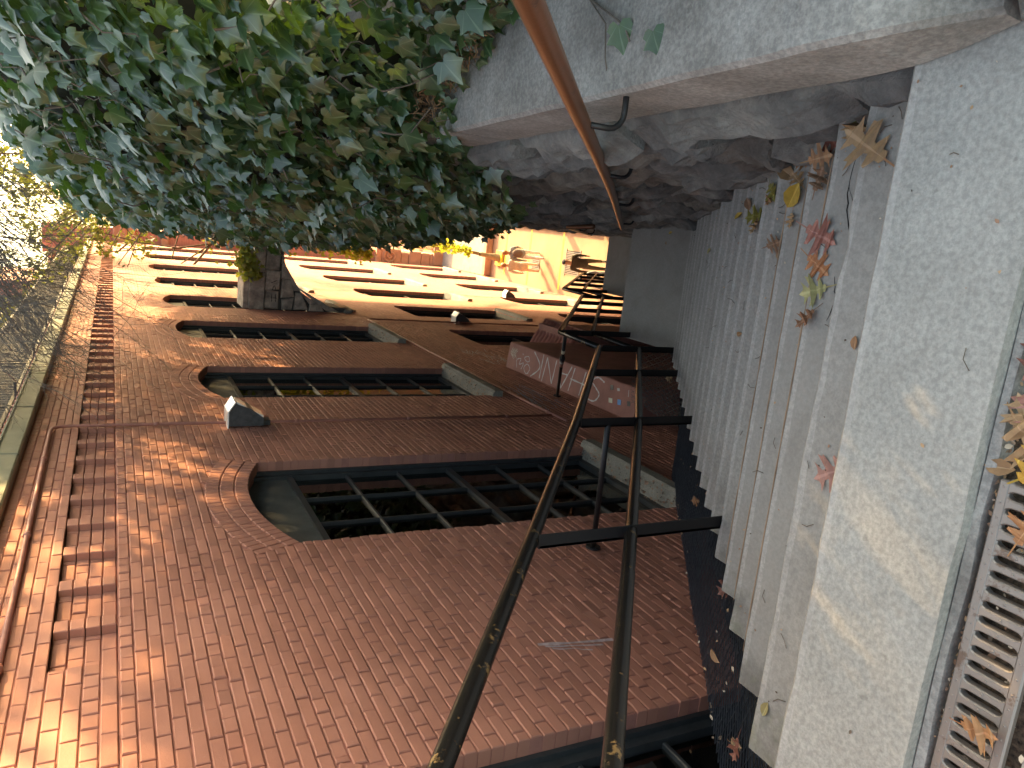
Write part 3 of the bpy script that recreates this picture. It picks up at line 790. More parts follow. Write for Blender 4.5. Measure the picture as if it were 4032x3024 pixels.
# ------------------------------------------------------------------ stone retaining wall on the right
rw = empty('retaining_wall', (0.4, 1.2, -1.6)); tag(rw, 'rough grey stone retaining wall beside the stairs under the concrete coping', 'stone wall')
pr = Matrix.Translation((0.4, 1.2, -1.6)).inverted()
m = MB()
yy = [1.1+i*0.6 for i in range(36)]
m.add([(wallX(y)+0.09, y, z) for y in yy for z in (-1.62, ZG)], [(2*i, 2*i+1, 2*i+3, 2*i+2) for i in range(35)])
m.add([(wallX(22)+0.03, 22.1, -1.62), (wallX(22)+0.03, 22.1, ZG), (1.5, 22.1, ZG), (1.5, 22.1, -1.62)], [(0, 1, 2, 3)])
o = m.build('backing', 'mortar_dark', rw); o.matrix_parent_inverse = pr
z = -1.615; stuffm = MB(); ci = 0
while z > -10.5:
    h = random.choice((0.13, 0.17, 0.2, 0.24, 0.28, 0.2))*random.uniform(0.9, 1.1)
    ystart = max(1.12, Y0+(-1.6-z)/0.718-0.55)
    y = ystart-random.uniform(0, 0.4)
    while y < min(ystart+9.0, 14.5):
        L = random.uniform(0.38, 1.05)
        a, b = max(y, 1.08), y+L-0.022; y += L
        if b-a < 0.12: continue
        zt, zb = z, z-h+0.028
        near = a < 8.0
        nu, nv = (12, 6) if near else (6, 3)
        mb = MB() if near else stuffm
        sd = random.uniform(0, 99); proud = random.uniform(-0.03, 0.055); tl1, tl2 = random.uniform(-.05, .05), random.uniform(-.5, .5)
        vs_ = []
        for i in range(nu+1):
            for j in range(nv+1):
                u, v = i/nu, j/nv
                yy_ = a+(b-a)*u; zz_ = zb+(zt-zb)*v
                e = min(u, 1-u, 1.0)*(b-a); e2 = min(v, 1-v)*(zt-zb)
                edge = min(1, min(e, e2)/0.024)
                fc = noise.voronoi(Vector((yy_*4.5, zz_*9, sd)))[0]
                d = proud+0.03*edge+tl1*(u-.5)+tl2*(zz_-zb-(zt-zb)*.5)+edge*(0.045*(fc[0]-0.35)+0.035*nz(yy_*9, zz_*14, sd+5)+0.025*abs(nz(yy_*22, zz_*26, sd+9)))
                jit = 0.0 if 0 < i < nu and 0 < j < nv else nz(yy_*6, zz_*6, sd+3)*0.012
                vs_.append((wallX(yy_)-d, yy_+(jit if i in (0, nu) else 0), zz_+(jit if j in (0, nv) else 0)))
        n0 = len(vs_)
        fs_ = [(i*(nv+1)+j, i*(nv+1)+j+1, (i+1)*(nv+1)+j+1, (i+1)*(nv+1)+j) for i in range(nu) for j in range(nv)]
        # sides back into the mortar
        loop = [i*(nv+1) for i in range(nu+1)]+[nu*(nv+1)+j for j in range(1, nv+1)]+[i*(nv+1)+nv for i in range(nu-1, -1, -1)]+[j for j in range(nv-1, 0, -1)]
        for q in loop: vs_.append((wallX(vs_[q][1])+0.11, vs_[q][1], vs_[q][2]))
        n1 = len(loop)
        fs_ += [(loop[q], loop[(q+1) % n1], n0+(q+1) % n1, n0+q) for q in range(n1)]
        mb.add(vs_, fs_)
        if near: o = mb.build('stone', 'ashlar', rw, False); o.matrix_parent_inverse = pr
    z -= h
o = stuffm.build('masonry', 'ashlar', rw); o.matrix_parent_inverse = pr; o['kind'] = 'stuff'
# coping
def coping(y0, y1, first):
    m = MB(); n = int((y1-y0)/0.1)
    rows = []
    for i in range(n+1):
        y = y0+(y1-y0)*i/n; x = wallX(y)-0.02+nz(y*5, 1)*0.006; zt = -1.335+nz(y*3, 4)*0.006; zb = -1.6+nz(y*4, 7)*0.006
        if first:                      # the near end dips and is rounded to the landing
            u = max(0, 1-(y-y0)/0.30); zt -= 0.19*u*u; x += 0.05*u*u
        rows.append([(x+0.01, y, zb), (x, y, zb+0.01), (x+0.004, y, zt-0.016), (x+0.016, y, zt), (1.6, y, zt+0.02), (1.6, y, zb)])
    m.add([p for r_ in rows for p in r_], [(i*6+q, (i+1)*6+q, (i+1)*6+q+1, i*6+q+1) for i in range(n) for q in range(5)]+[(i*6+5, (i+1)*6+5, (i+1)*6, i*6) for i in range(n)]+[tuple(range(6)), tuple(n*6+q for q in range(6))[::-1]])
    o = m.build('coping', 'concrete_coping', rw); o.matrix_parent_inverse = pr
coping(1.02, 3.3, True); coping(3.306, 6.3, False); coping(6.306, 9.4, False); coping(9.406, 13, False); coping(13.006, 22, False)
m = MB(); vs_ = []
bo = bmesh.new(); bmesh.ops.create_icosphere(bo, subdivisions=3, radius=0.2)
for v in bo.verts:
    p = v.co.normalized(); k = 1+0.35*nz(p.x*1.7, p.y*1.7, p.z*1.7)+0.1*nz(p.x*5, p.y*5, p.z*5); v.co = Vector((p.x*0.30*k, p.y*0.17*k, p.z*0.2*k))
me = bpy.data.meshes.new('boulder'); bo.to_mesh(me); bo.free(); me.materials.append(MATS['ashlar'])
o = bpy.data.objects.new('boulder', me); C.objects.link(o); o.location = (0.80, 0.93, -1.56)
tag(o, 'grey boulder set at the end of the concrete coping', 'boulder')

# ------------------------------------------------------------------ handrails
def handrail(pts, label, brackets, rad=0.024):
    root = empty('wall_handrail', pts[0]); tag(root, label, 'handrail'); M = Matrix.Translation(pts[0]).inverted()
    m = MB(); m.tube(pts, rad, 14); o = m.build('rail', 'brown_rail', root, True); o.matrix_parent_inverse = M
    for (bx, by, bz) in brackets:
        m = MB(); wx = wallX(by)+0.03; r_ = 0.05
        P = [(bx, by, bz-rad*0.6), (bx, by, bz-0.09)]+[(bx+r_*(1-math.cos(t)), by, bz-0.09-r_*math.sin(t)) for t in (0.4, 0.8, 1.2, 1.57)]+[(wx, by, bz-0.14)]
        m.tube(P, 0.0095, 8); o = m.build('bracket', 'black_steel', root, True); o.matrix_parent_inverse = M
def rrx(Y): return wallX(Y)-0.115
def rrz(Y): return noseZ(Y)+lerp([(0.5, 0.97), (3, 0.90), (6.7, 0.84)], Y)
rp = [(rrx(y), y, rrz(y)) for y in (0.3, 1, 1.8, 2.6, 3.4, 4.4, 5.4, 6.4, 6.75)]
handrail(rp, 'brown pipe handrail on curved brackets along the upper stone wall', [(rrx(y), y, rrz(y)) for y in (2.05, 3.2, 4.6, 6.2)])
z2 = lambda Y: ZL1+0.86-(max(Y, YL1)-YL1)*0.718
handrail([(wallX(y)-0.12, y, z2(y)) for y in (6.95, 7.46, 8.6, 10, 11.5)], 'brown pipe handrail on the stone wall below the upper landing', [(wallX(y)-0.12, y, z2(y)) for y in (7.3, 8.7, 10.3)])
def railing(pts, posts, label, mid=0.5, braces=()):
    """two-rail pipe railing; pts are the top rail, posts (x,y,zbase,ztop)"""
    root = empty('stair_railing', (posts[0][0], posts[0][1], posts[0][2])); tag(root, label, 'railing', None)
    M = Matrix.Translation(root.location).inverted()
    m = MB(); m.tube(pts, 0.031, 12); o = m.build('top_rail', 'black_paint', root, True); o.matrix_parent_inverse = M
    m = MB(); m.tube([(x, y, z-mid) for x, y, z in pts], 0.028, 12); o = m.build('middle_rail', 'black_paint', root, True); o.matrix_parent_inverse = M
    for (x, y, zb, zt) in posts:
        m = MB(); m.bbox(x-0.032, x-0.016, y-0.03, y+0.03, zb, zt, 0.003); m.bbox(x-0.032, x+0.03, y-0.03, y-0.022, zb, zt, 0.002)
        o = m.build('post', 'black_steel', root); o.matrix_parent_inverse = M
    for a, b in braces:
        m = MB(); m.tube([a, b], 0.021, 10); o = m.build('brace', 'black_steel', root, True); o.matrix_parent_inverse = M
        m = MB(); m.tube([(b[0]-0.004, b[1], b[2]), (b[0]+0.012, b[1], b[2])], 0.055, 12); q = m.build('flange', 'black_steel', o)
    return root
def lx(Y): return lerp([(0, -1.29), (2.53, -1.24), (4.08, -1.203), (5.49, -1.17), (6.44, -1.12), (7.46, -1.09), (12.2, -1.02), (21, -1.02)], Y)
def lz(Y): return noseZ(Y)+lerp([(0, 1.10), (2.6, 0.99), (4.1, 0.94), (6.44, 0.92)], Y)
tp = [(lx(y), y, lz(y)) for y in (-0.2, 0.6, 1.4, 2.0, 2.53, 3.3, 4.08, 4.8, 5.49, 6.44)]
railing(tp, [(lx(y), y, noseZ(y)-0.03, lz(y)-0.02) for y in (0.4, 2.53, 4.08, 5.49, 6.44)], 'worn black pipe railing with painted gold highlights on the open side of the upper steps', 0.50, [((-1.22, 4.06, -2.92), (XW+0.012, 4.43, -3.2))])
t2 = [(lx(6.44), 6.46, ZL1+0.93), (lx(7.3), 7.25, ZL1+0.93)]+[(lx(y), y, ZL1+0.93-(y-7.25)*0.70) for y in (8.4, 9.6, 11.0)]
railing(t2, [(lx(7.3), 7.25, ZL1-0.05, ZL1+0.92)]+[(lx(y), y, ZL1-0.06-(y-7.46)*0.718, ZL1+0.91-(y-7.25)*0.70) for y in (8.3, 9.2, 10.1, 11.0)], 'black pipe railing round the upper landing and down the middle steps', 0.42, [((-1.12, 7.2, -4.45), (XW+0.012, 9.09, -5.6))])
t3 = [(lx(11.1), 11.05, ZL2+0.93), (lx(12), 12.0, ZL2+0.93)]+[(lx(y), y, ZL2+0.93-(y-12.0)*0.71) for y in (13.5, 15, 17)]
railing(t3, [(lx(12), 12.0, ZL2-0.05, ZL2+0.92)]+[(lx(y), y, ZL2-0.06-(y-12.14)*0.718, ZL2+0.91-(y-12.0)*0.71) for y in (13.2, 14.4, 15.6, 16.8)], 'dark pipe railing at the lower landing above the street', 0.42)
# stickers on the second brace
A_, B_ = Vector((-1.12, 7.2, -4.45)), Vector((XW, 9.09, -5.6))
for t, mm, rr_ in ((0.22, 'sticker_cream', 0.0225), (0.33, 'sticker_black', 0.034), (0.36, 'graffiti_white', 0.030), (0.42, 'fallen_pink', 0.0225)):
    p = A_.lerp(B_, t); d = (B_-A_).normalized()*0.05; m = MB(); m.tube([p-d, p+d], rr_, 10)
    o = m.build('sticker', mm, None, True); tag(o, {'sticker_cream': 'cream sticker wrapped round the black brace pipe', 'sticker_black': 'black sticker wrapped round the black brace pipe', 'graffiti_white': 'white round sticker on the black brace pipe', 'fallen_pink': 'pink sticker wrapped round the black brace pipe'}[mm], 'sticker')

# ------------------------------------------------------------------ areaway: expanded metal panel, dark sheet below, ledge, awning
m = MB()
pl_ = lambda Y: noseZ(Y)-0.17
sy = 0.034
y = 0.8; k = 0
while y < 5.75:
    x0, x1 = XW+0.004, leftX(y)+0.22
    n = int((x1-x0)/0.045)
    vs_ = []
    for i in range(n+1):
        x = x0+(x1-x0)*i/n
        o_ = 0.0125*(1 if (i+k) % 2 else -1)
        sag = nz(x*2.2, y*1.3)*0.012+nz(x*6, y*5, 3)*0.005
        yb = y+o_; zz = pl_(yb)+sag
        vs_ += [(x, yb-0.003, zz+0.0075), (x, yb+0.003, zz-0.0075)]
    m.add(vs_, [(2*i, 2*i+1, 2*i+3, 2*i+2) for i in range(n)])
    y += sy*0.813; k += 1
o = m.build('metal_mesh', 'mesh_steel'); tag(o, 'dark expanded metal mesh sloping between the steps and the brick wall', 'metal mesh')
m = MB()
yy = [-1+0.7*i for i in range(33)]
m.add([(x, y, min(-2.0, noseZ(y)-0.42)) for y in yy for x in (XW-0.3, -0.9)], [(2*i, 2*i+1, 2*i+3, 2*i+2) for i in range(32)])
struct(m.build('areaway_dark', 'dark_void'))  # dark sheet stands in for the unlit depth under the mesh
# red painted ledge with graffiti, and the wall below it
led = empty('graffiti_ledge', (-2.1, 9.3, -6.5)); tag(led, 'red painted masonry ledge covered in white graffiti and stickers', 'ledge')
ml = Matrix.Translation((-2.1, 9.3, -6.5)).inverted()
def lpart(mb, name, mat, par=None, **k):
    o = mb.build(name, mat, par or led, **k); o.matrix_parent_inverse = ml if par is None else Matrix.Identity(4); return o
LX0, LX1, LY0, LY1 = XW, -1.87, 7.72, 11.15
ltop = lambda x, y: -5.93+(y-LY0)*0.035-(x-LX0)*0.10
m = MB(); n = 16
rows = []
for i in range(n+1):
    y = LY0+(LY1-LY0)*i/n; j = nz(y*4, 2)*0.008
    rows.append([(LX0+0.002, y, -9.0), (LX0+0.002, y, ltop(LX0, y)), (LX1-0.015+j, y, ltop(LX1, y)), (LX1+j, y, ltop(LX1, y)-0.015), (LX1+j*0.5, y, -9.0)])
m.add([p for r_ in rows for p in r_], [(i*5+q, i*5+q+1, (i+1)*5+q+1, (i+1)*5+q) for i in range(n) for q in range(4)]+[tuple(range(5)), tuple(n*5+q for q in range(5))[::-1]])
lpart(m, 'body', 'red_masonry')
def stroke(mb, pts, w, surf, up):
    """ribbon of paint lying on a surface; pts in (s,t), surf maps to 3D"""
    P = [surf(*p) for p in pts]
    vs_ = []
    for i, p in enumerate(P):
        d = (P[min(i+1, len(P)-1)]-P[max(0, i-1)]).normalized(); s = d.cross(up).normalized()*w*0.5*(0.7+0.3*math.sin(i*2.1))
        vs_ += [p-s, p+s]
    mb.add(vs_, [(2*i, 2*i+1, 2*i+3, 2*i+2) for i in range(len(P)-1)])
def curve(pts, n=6):
    out = []
    for i in range(len(pts)-1):
        p0 = pts[max(i-1, 0)]; p1 = pts[i]; p2 = pts[i+1]; p3 = pts[min(i+2, len(pts)-1)]
        for k in range(n):
            t = k/n
            out.append(tuple(0.5*(2*p1[q]+(p2[q]-p0[q])*t+(2*p0[q]-5*p1[q]+4*p2[q]-p3[q])*t*t+(-p0[q]+3*p1[q]-3*p2[q]+p3[q])*t**3) for q in (0, 1)))
    out.append(pts[-1]); return out
# letters: s = across the ledge (0 wall side .. 1 open side), t along +Y in metres. read from the wall side
lsurf = lambda s, t: Vector((LX0+(LX1-LX0)*s, t, ltop(LX0+(LX1-LX0)*s, t)+0.004))
UPV = Vector((0, 0, 1))
letters = {
 'S': [[(.82, 8.46), (.90, 8.62), (.72, 8.74), (.55, 8.62), (.38, 8.52), (.12, 8.62), (.16, 8.86), (.30, 8.92)]],
 'H': [[(.92, 8.92), (.10, 8.98)], [(.92, 9.20), (.10, 9.26)], [(.5, 8.90), (.52, 9.26)]],
 'A': [[(.92, 9.28), (.08, 9.46)], [(.08, 9.46), (.92, 9.62)], [(.60, 9.34), (.58, 9.58)]],
 'N': [[(.94, 9.70), (.10, 9.72)], [(.10, 9.72), (.92, 9.96)], [(.92, 9.96), (.05, 10.0)]],
 'K': [[(.10, 10.08), (.98, 10.08)], [(.95, 10.36), (.50, 10.12), (.05, 10.34)]],
}
m = MB()
for L_ in letters.values():
    for s in L_: stroke(m, curve(s), 0.03, lsurf, UPV)
lpart(m, 'graffiti', 'graffiti_white')
m = MB()
for s in ([(.12, 10.44), (.30, 10.40), (.42, 10.50), (.25, 10.58), (.08, 10.50), (.12, 10.42)], [(.55, 10.45), (.70, 10.5), (.60, 10.62), (.5, 10.52), (.55, 10.45)], [(.15, 10.66), (.40, 10.62), (.30, 10.74), (.52, 10.72), (.42, 10.84), (.15, 10.80)], [(.70, 10.66), (.72, 10.7)]):
    stroke(m, curve(s), 0.02, lsurf, UPV)
lpart(m, 'graffiti', 'graffiti_white')
m = MB()
for i in range(9):
    t = 10.86+0.02*i; stroke(m, curve([(.45+.05*math.sin(i), t), (.62, t+.05), (.80-.04*math.cos(i*2), t)]), 0.010, lsurf, UPV)
lpart(m, 'graffiti', 'sticker_cream')
for (s0, t0, ws, wt, mat, nm) in ((.30, 8.20, .14, .10, 'sticker_cream', 'sticker'), (.34, 8.02, .16, .09, 'sticker_blue', 'sticker'), (.42, 7.83, .14, .08, 'sticker_black', 'sticker'), (.70, 8.24, .14, .08, 'sticker_black', 'sticker'), (.74, 8.10, .08, .07, 'graffiti_white', 'sticker'), (.68, 7.90, .20, .03, 'graffiti_white', 'sticker')):
    m = MB(); c = [lsurf(s0, t0), lsurf(s0+ws, t0+0.02), lsurf(s0+ws-.02, t0+wt), lsurf(s0-.02, t0+wt-0.02)]
    m.add(c+[p+Vector((0, 0, 0.002)) for p in c], [(4, 5, 6, 7), (0, 1, 5, 4), (1, 2, 6, 5), (2, 3, 7, 6), (3, 0, 4, 7)]); lpart(m, nm, mat)
# scribbles on the brick wall
wsurf = lambda y, z: Vector((XW+0.0045, y, z))
m = MB(); random.seed(21)
for i in range(26):
    y = 8.35+random.uniform(0, 1.0); z = -5.02-random.uniform(0, 0.45)
    stroke(m, curve([(y, z), (y+random.uniform(.15, .4), z+random.uniform(-.1, .05)), (y+random.uniform(.3, .7), z+random.uniform(-.12, .12))]), 0.012, wsurf, Vector((1, 0, 0)))
part(m, 'chalk_scribble', 'graffiti_blue')
m = MB()
for i in range(34):
    y = 11.3+random.uniform(0, 1.2); z = -5.85+random.uniform(-.25, .25)
    stroke(m, curve([(y, z), (y+random.uniform(.1, .3), z+random.uniform(-.1, .1)), (y+random.uniform(.2, .5), z+random.uniform(-.15, .15))]), 0.014, wsurf, Vector((1, 0, 0)))
part(m, 'chalk_scribble', 'graffiti_white')
m = MB()
for z, w_, a, b in ((-2.02, 0.05, 3.22, 3.28), (-2.2, 0.075, 3.16, 3.20), (-2.3, 0.05, 3.1, 3.12)): pass
for q in range(3): stroke(m, [(3.36-q*.03, -2.14-q*.03), (3.34-q*.03, -2.24), (3.32-q*.03, -2.34), (3.30-q*.03, -2.46+q*.05), (3.28-q*.03, -2.60+q*.09)], (0.034, 0.02, 0.014)[q], wsurf, Vector((1, 0, 0)))
part(m, 'paint_smear', 'smear')
# small tiled awning beyond the ledge
aw = empty('tiled_awning', (-1.9, 12.2, -7.2)); tag(aw, 'small red ridged tile awning beyond the graffiti ledge', 'awning'); ma = Matrix.Translation((-1.9, 12.2, -7.2)).inverted()
for i in range(11):
    y = 11.35+i*0.12; m = MB()
    pts = [(XW+0.01, y, -6.95), (-2.0, y, -7.1), (-1.68, y, -7.3)]
    m.tube(pts, 0.045, 8); o = m.build('ridge_tile', 'roof_tile', aw, True); o.matrix_parent_inverse = ma
m = MB(); m.add([(XW+0.01, 11.25, -7.0), (-1.66, 11.25, -7.34), (-1.66, 12.66, -7.34), (XW+0.01, 12.66, -7.0), (XW+0.01, 11.25, -7.12), (-1.66, 11.25, -7.46), (-1.66, 12.66, -7.46), (XW+0.01, 12.66, -7.12)], [(0, 1, 2, 3), (7, 6, 5, 4), (0, 4, 5, 1), (1, 5, 6, 2), (2, 6, 7, 3)])
o = m.build('roof_board', 'red_masonry', aw); o.matrix_parent_inverse = ma
m = MB(); m.box(XW+0.003, -1.74, 11.4, 12.55, -9.6, -7.15); o = m.build('porch_wall', 'red_masonry', aw); o.matrix_parent_inverse = ma
# wire mesh over the hole beside the landing
wm = empty('wire_netting', (-1.6, 6.3, -5.6)); tag(wm, 'rolled wire netting over the dark hole beside the landing', 'wire netting'); mw = Matrix.Translation((-1.6, 6.3, -5.6)).inverted()
m = MB()
def inside(x, y): return (-1.95 < x < -1.19) and 5.6 < y < 7.3
for fam in (1, -1):
    for q in range(-14, 26):
        pts = []
        for i in range(24):
            y = 5.55+i*0.08; x = -2.2+q*0.062+fam*(y-6.4)*0.55
            if inside(x, y): pts.append((x, y, -5.55+0.10*nz(x*2, y*2)+0.05*(y-6)))
        if len(pts) > 1: m.tube(pts, 0.0035, 4)
o = m.build('flat_netting', 'wire', wm); o.matrix_parent_inverse = mw
m = MB()
nu, nv = 26, 14
for j in range(nv):
    pts = []
    for i in range(nu*2+1):
        th = math.pi*0.15+math.pi*0.9*i/(nu*2)
        z = -6.0+0.04*j+(0.012 if (i % 4) in (1, 2) else -0.012)*(1 if j % 2 else -1)
        pts.append((-1.62-0.36*math.sin(th)*0.9, 6.45-0.72*math.cos(th), z))
    m.tube(pts, 0.003, 3)
o = m.build('upright_netting', 'wire', wm); o.matrix_parent_inverse = mw

# ------------------------------------------------------------------ stone flying arch across the passage
fa = empty('stone_arch', (-1.1, 17.3, -4.5)); tag(fa, 'brown stone arch bridging from the brick wall to the ivy wall', 'stone arch'); mf = Matrix.Translation((-1.1, 17.3, -4.5)).inverted()
YA0, YA1 = 16.9, 17.7
AC, AR, AZ = -0.98, 1.24, -4.52
def under(x):
    d = abs(x-AC)
    return AZ+1.28*math.sqrt(max(0, 1-(d/AR)**2)) if d < AR else AZ
m = MB(); n = 40; vs_ = []
for i in range(n+1):
    x = XW+0.003+(0.45-XW)*i/n; zb = under(x) if abs(x-AC) < AR else AZ-0.3
    for y in (YA0+0.05, YA1-0.05): vs_ += [(x, y, zb), (x, y, -2.85)]
m.add(vs_, [f for i in range(n) for f in ((4*i, 4*i+4, 4*i+5, 4*i+1), (4*i+2, 4*i+3, 4*i+7, 4*i+6), (4*i, 4*i+2, 4*i+6, 4*i+4))])
o = m.build('core', 'mortar_dark', fa); o.matrix_parent_inverse = mf
random.seed(5)
z = -2.86
rowi = 0
while z > AZ-0.2:
    h = random.uniform(0.28, 0.4); x = XW+0.01-random.uniform(0, .2)
    while x < 0.4:
        L = random.uniform(0.3, 0.62); a, b = max(x, XW+0.004), x+L-0.018; x += L
        if b-a < 0.1: continue
        zc = [z, z, z-h+0.018, z-h+0.018]; P = [(a, z), (b, z), (b, z-h+0.018), (a, z-h+0.018)]
        P = [(px_+random.uniform(-.03, .03), max(pz_+random.uniform(-.03, .03), under(px_)+0.005)) for px_, pz_ in P]
        P = [(max(p[0], XW+0.004), p[1]) for p in P]
        if max(p[1] for p in P)-min(p[1] for p in P) < 0.06 or P[0][1]-P[3][1] < 0.01 and P[1][1]-P[2][1] < 0.01: continue
        m = MB(); d = random.uniform(0.0, 0.012)
        cx_ = sum(p[0] for p in P)/4; cz_ = sum(p[1] for p in P)/4
        Q = [(p[0]+(cx_-p[0])*0.12, p[1]+(cz_-p[1])*0.14) for p in P]
        m.add([(p[0], YA0+0.06, p[1]) for p in P]+[(p[0], YA0+0.02-d, p[1]) for p in P]+[(p[0], YA0-0.015-d, p[1]) for p in Q], [(i, (i+1) % 4, 4+(i+1) % 4, 4+i) for i in range(4)]+[(4+i, 4+(i+1) % 4, 8+(i+1) % 4, 8+i) for i in range(4)]+[(8, 9, 10, 11)])
        o = m.build('stone', 'bridge_stone', fa); o.matrix_parent_inverse = mf
    z -= h
for a, b in ((XW+0.004, -1.52), (-1.51, -0.7), (-0.69, 0.35)):
    m = MB(); m.bbox(a, b, YA0-0.06, YA1+0.06, -2.87, -2.55, 0.012); o = m.build('cap_stone', 'bridge_stone', fa); o.matrix_parent_inverse = mf
m = MB(); m.bbox(XW+0.004, 0.35, YA0-0.02, YA1+0.02, -2.55, -2.44, 0.012); o = m.build('cap_slab', 'bridge_stone', fa); o.matrix_parent_inverse = mf
m = MB()
for i, (r_, z_) in enumerate(((0.11, -4.53), (0.07, -4.72))): m.bbox(XW+0.003, XW+r_, YA0+0.08, YA1-0.12, z_-0.18, z_, 0.02)
o = m.build('springer', 'carved_stone', fa); o.matrix_parent_inverse = mf
arf = lambda x, z: Vector((x, YA0-0.052, z))
m = MB()
for s in ([(-2.12, -3.02), (-1.95, -3.02)], [(-2.12, -3.1), (-1.95, -3.1)], [(-2.04, -3.0), (-2.04, -3.12)], [(-1.88, -3.02), (-1.78, -3.06), (-1.86, -3.1)], [(-1.72, -3.0), (-1.66, -3.12)], [(-2.1, -2.66), (-2.0, -2.74), (-1.9, -2.66)]): stroke(m, curve(s), 0.018, arf, Vector((0, 1, 0)))
o = m.build('graffiti', 'hair_dark', fa); o.matrix_parent_inverse = mf

# ------------------------------------------------------------------ leaves: shapes
IVY = [(0, 0.05), (0.16, -0.10), (0.36, -0.06), (0.44, 0.12), (0.40, 0.22), (0.58, 0.44), (0.33, 0.52), (0.20, 0.66), (0, 1.0), (-0.20, 0.66), (-0.33, 0.52), (-0.58, 0.44), (-0.40, 0.22), (-0.44, 0.12), (-0.36, -0.06), (-0.16, -0.10)]
def ivy_shape(var):
    rng = random.Random(var); k = 1+rng.uniform(-.15, .15)
    o_ = [(x*k*(1+rng.uniform(-.12, .12)), y*(1+rng.uniform(-.08, .08))) for x, y in IVY]
    fold = rng.uniform(0.05, 0.30); curl = rng.uniform(-0.05, 0.40); tw = rng.uniform(-.15, .15)
    vs_ = [(0, 0.36, 0.03)]+[(x, y, -fold*abs(x)*0.8-curl*max(0, y-0.3)**2+tw*x*y) for x, y in o_]
    n = len(o_)
    return vs_, [(0, 1+i, 1+(i+1) % n) for i in range(n)]
IVYV = [ivy_shape(i) for i in range(8)]
SMALL = ([(0, 0, 0), (0.32, 0.35, -0.08), (0.26, 0.7, -0.1), (0, 1, -0.15), (-0.26, 0.7, -0.1), (-0.32, 0.35, -0.08)], [(0, 1, 2, 3), (0, 3, 4, 5)])
def leaf_matrix(p, nrm, tipdir, size):
    n = nrm.normalized(); t = (tipdir-n*tipdir.dot(n))
    t = t.normalized() if t.length > 1e-4 else n.orthogonal().normalized()
    x = t.cross(n)
    return Matrix(((x.x*size, t.x*size, n.x*size, p.x), (x.y*size, t.y*size, n.y*size, p.y), (x.z*size, t.z*size, n.z*size, p.z), (0, 0, 0, 1)))
random.seed(11)
rv = lambda s: Vector((random.gauss(0, s), random.gauss(0, s), random.gauss(0, s)))

# ------------------------------------------------------------------ ivy hedge over the wall
ivy = empty('ivy', (0.6, 3.5, -1.33)); tag(ivy, 'dense dark green ivy hanging over the stone wall and coping', 'ivy')
mi = Matrix.Translation((0.6, 3.5, -1.33)).inverted()
def ivyB(Y): return lerp([(0.0, 1.05), (2.0, 0.98), (2.7, 0.84), (3.06, 0.66), (3.45, 0.46), (4.2, 0.16), (6.5, 0.03), (8, -0.10), (12, -0.20), (20, -0.25)], Y)
def ivyZb(Y): return lerp([(0, -1.30), (3.3, -1.32), (3.6, -1.45), (4.2, -1.85), (6.5, -2.95), (9, -4.0), (12, -5.0), (20, -6)], Y)
def ivyTop(Y): return lerp([(0, 0.85), (4, 0.75), (9, 0.62), (20, 0.5)], Y)
def ivyX(Y, z):
    zb = ivyZb(Y); u = (z-zb)/(ivyTop(Y)-zb)
    b = math.sin(min(max(u, 0), 1)*math.pi*0.9)
    ov = lerp([(0, 0.04), (3.2, 0.10), (5, 0.22), (8, 0.30), (12, 0.34), (20, 0.4)], Y)
    tp_ = max(0, (z-(ivyTop(Y)-0.5))/0.5); rec = lerp([(0, .25), (4, .50), (8, .85), (14, 1.0)], Y)*tp_**1.6
    return ivyB(Y)-ov*b+rec+0.10*nz(Y*1.3, z*1.6, 2.2)+0.05*nz(Y*4, z*4, 7)
GAPS = [(-0.56+q*0.035*-1, 1.19-q*0.04) for q in range(4)]+[(-0.60-q*0.035, 1.03-q*0.04) for q in range(4)]+[(-0.84-q*0.03, 1.01-q*0.03) for q in range(4)]
leaves = []
def add_ivy(Y, z, deep, top=False):
    if top:
        x = ivyX(Y, ivyTop(Y))+random.uniform(-0.1, 1.6); zz = ivyTop(Y)+0.12*nz(x*2, Y*2)+random.uniform(-.08, .08)
        n = Vector((-0.25, -0.35, 1))+rv(0.4)
    else:
        x = ivyX(Y, z)+deep; zz = z; n = Vector((-0.75, -0.45, 0.70))+rv(0.55)
    for a_, b_ in GAPS:                 # gaps in the leaves through which sun reaches the top step
        v_ = Vector((x, Y, zz))-Vector((a_, b_, Z0)); l_ = v_.dot(SUN)
        if l_ > 0 and (v_-SUN*l_).length < 0.055: return
    d = math.sqrt(x*x+Y*Y+zz*zz)
    size = random.choice((0.045, 0.06, 0.075, 0.09, 0.105, 0.12))*random.uniform(0.85, 1.15)*lerp([(0, 1.0), (6, 0.92), (12, 0.9)], d)
    leaves.append((d, leaf_matrix(Vector((x, Y, zz)), n, Vector((-0.2+random.gauss(0, .35), -0.15+random.gauss(0, .35), -1)), size), random.randrange(8)))
for i in range(15500):
    Y = 1.3+11.2*(random.random()**1.45)
    zb, zt = ivyZb(Y), ivyTop(Y)
    z = zb+(zt-zb)*random.random()
    hang = random.random()
    add_ivy(Y, z, random.choice((0.0, 0.04, 0.10, 0.16, 0.22, 0.28))+random.uniform(-0.08, 0.02))
for i in range(2600): add_ivy(1.3+15*(random.random()**1.3), 0, 0, True)
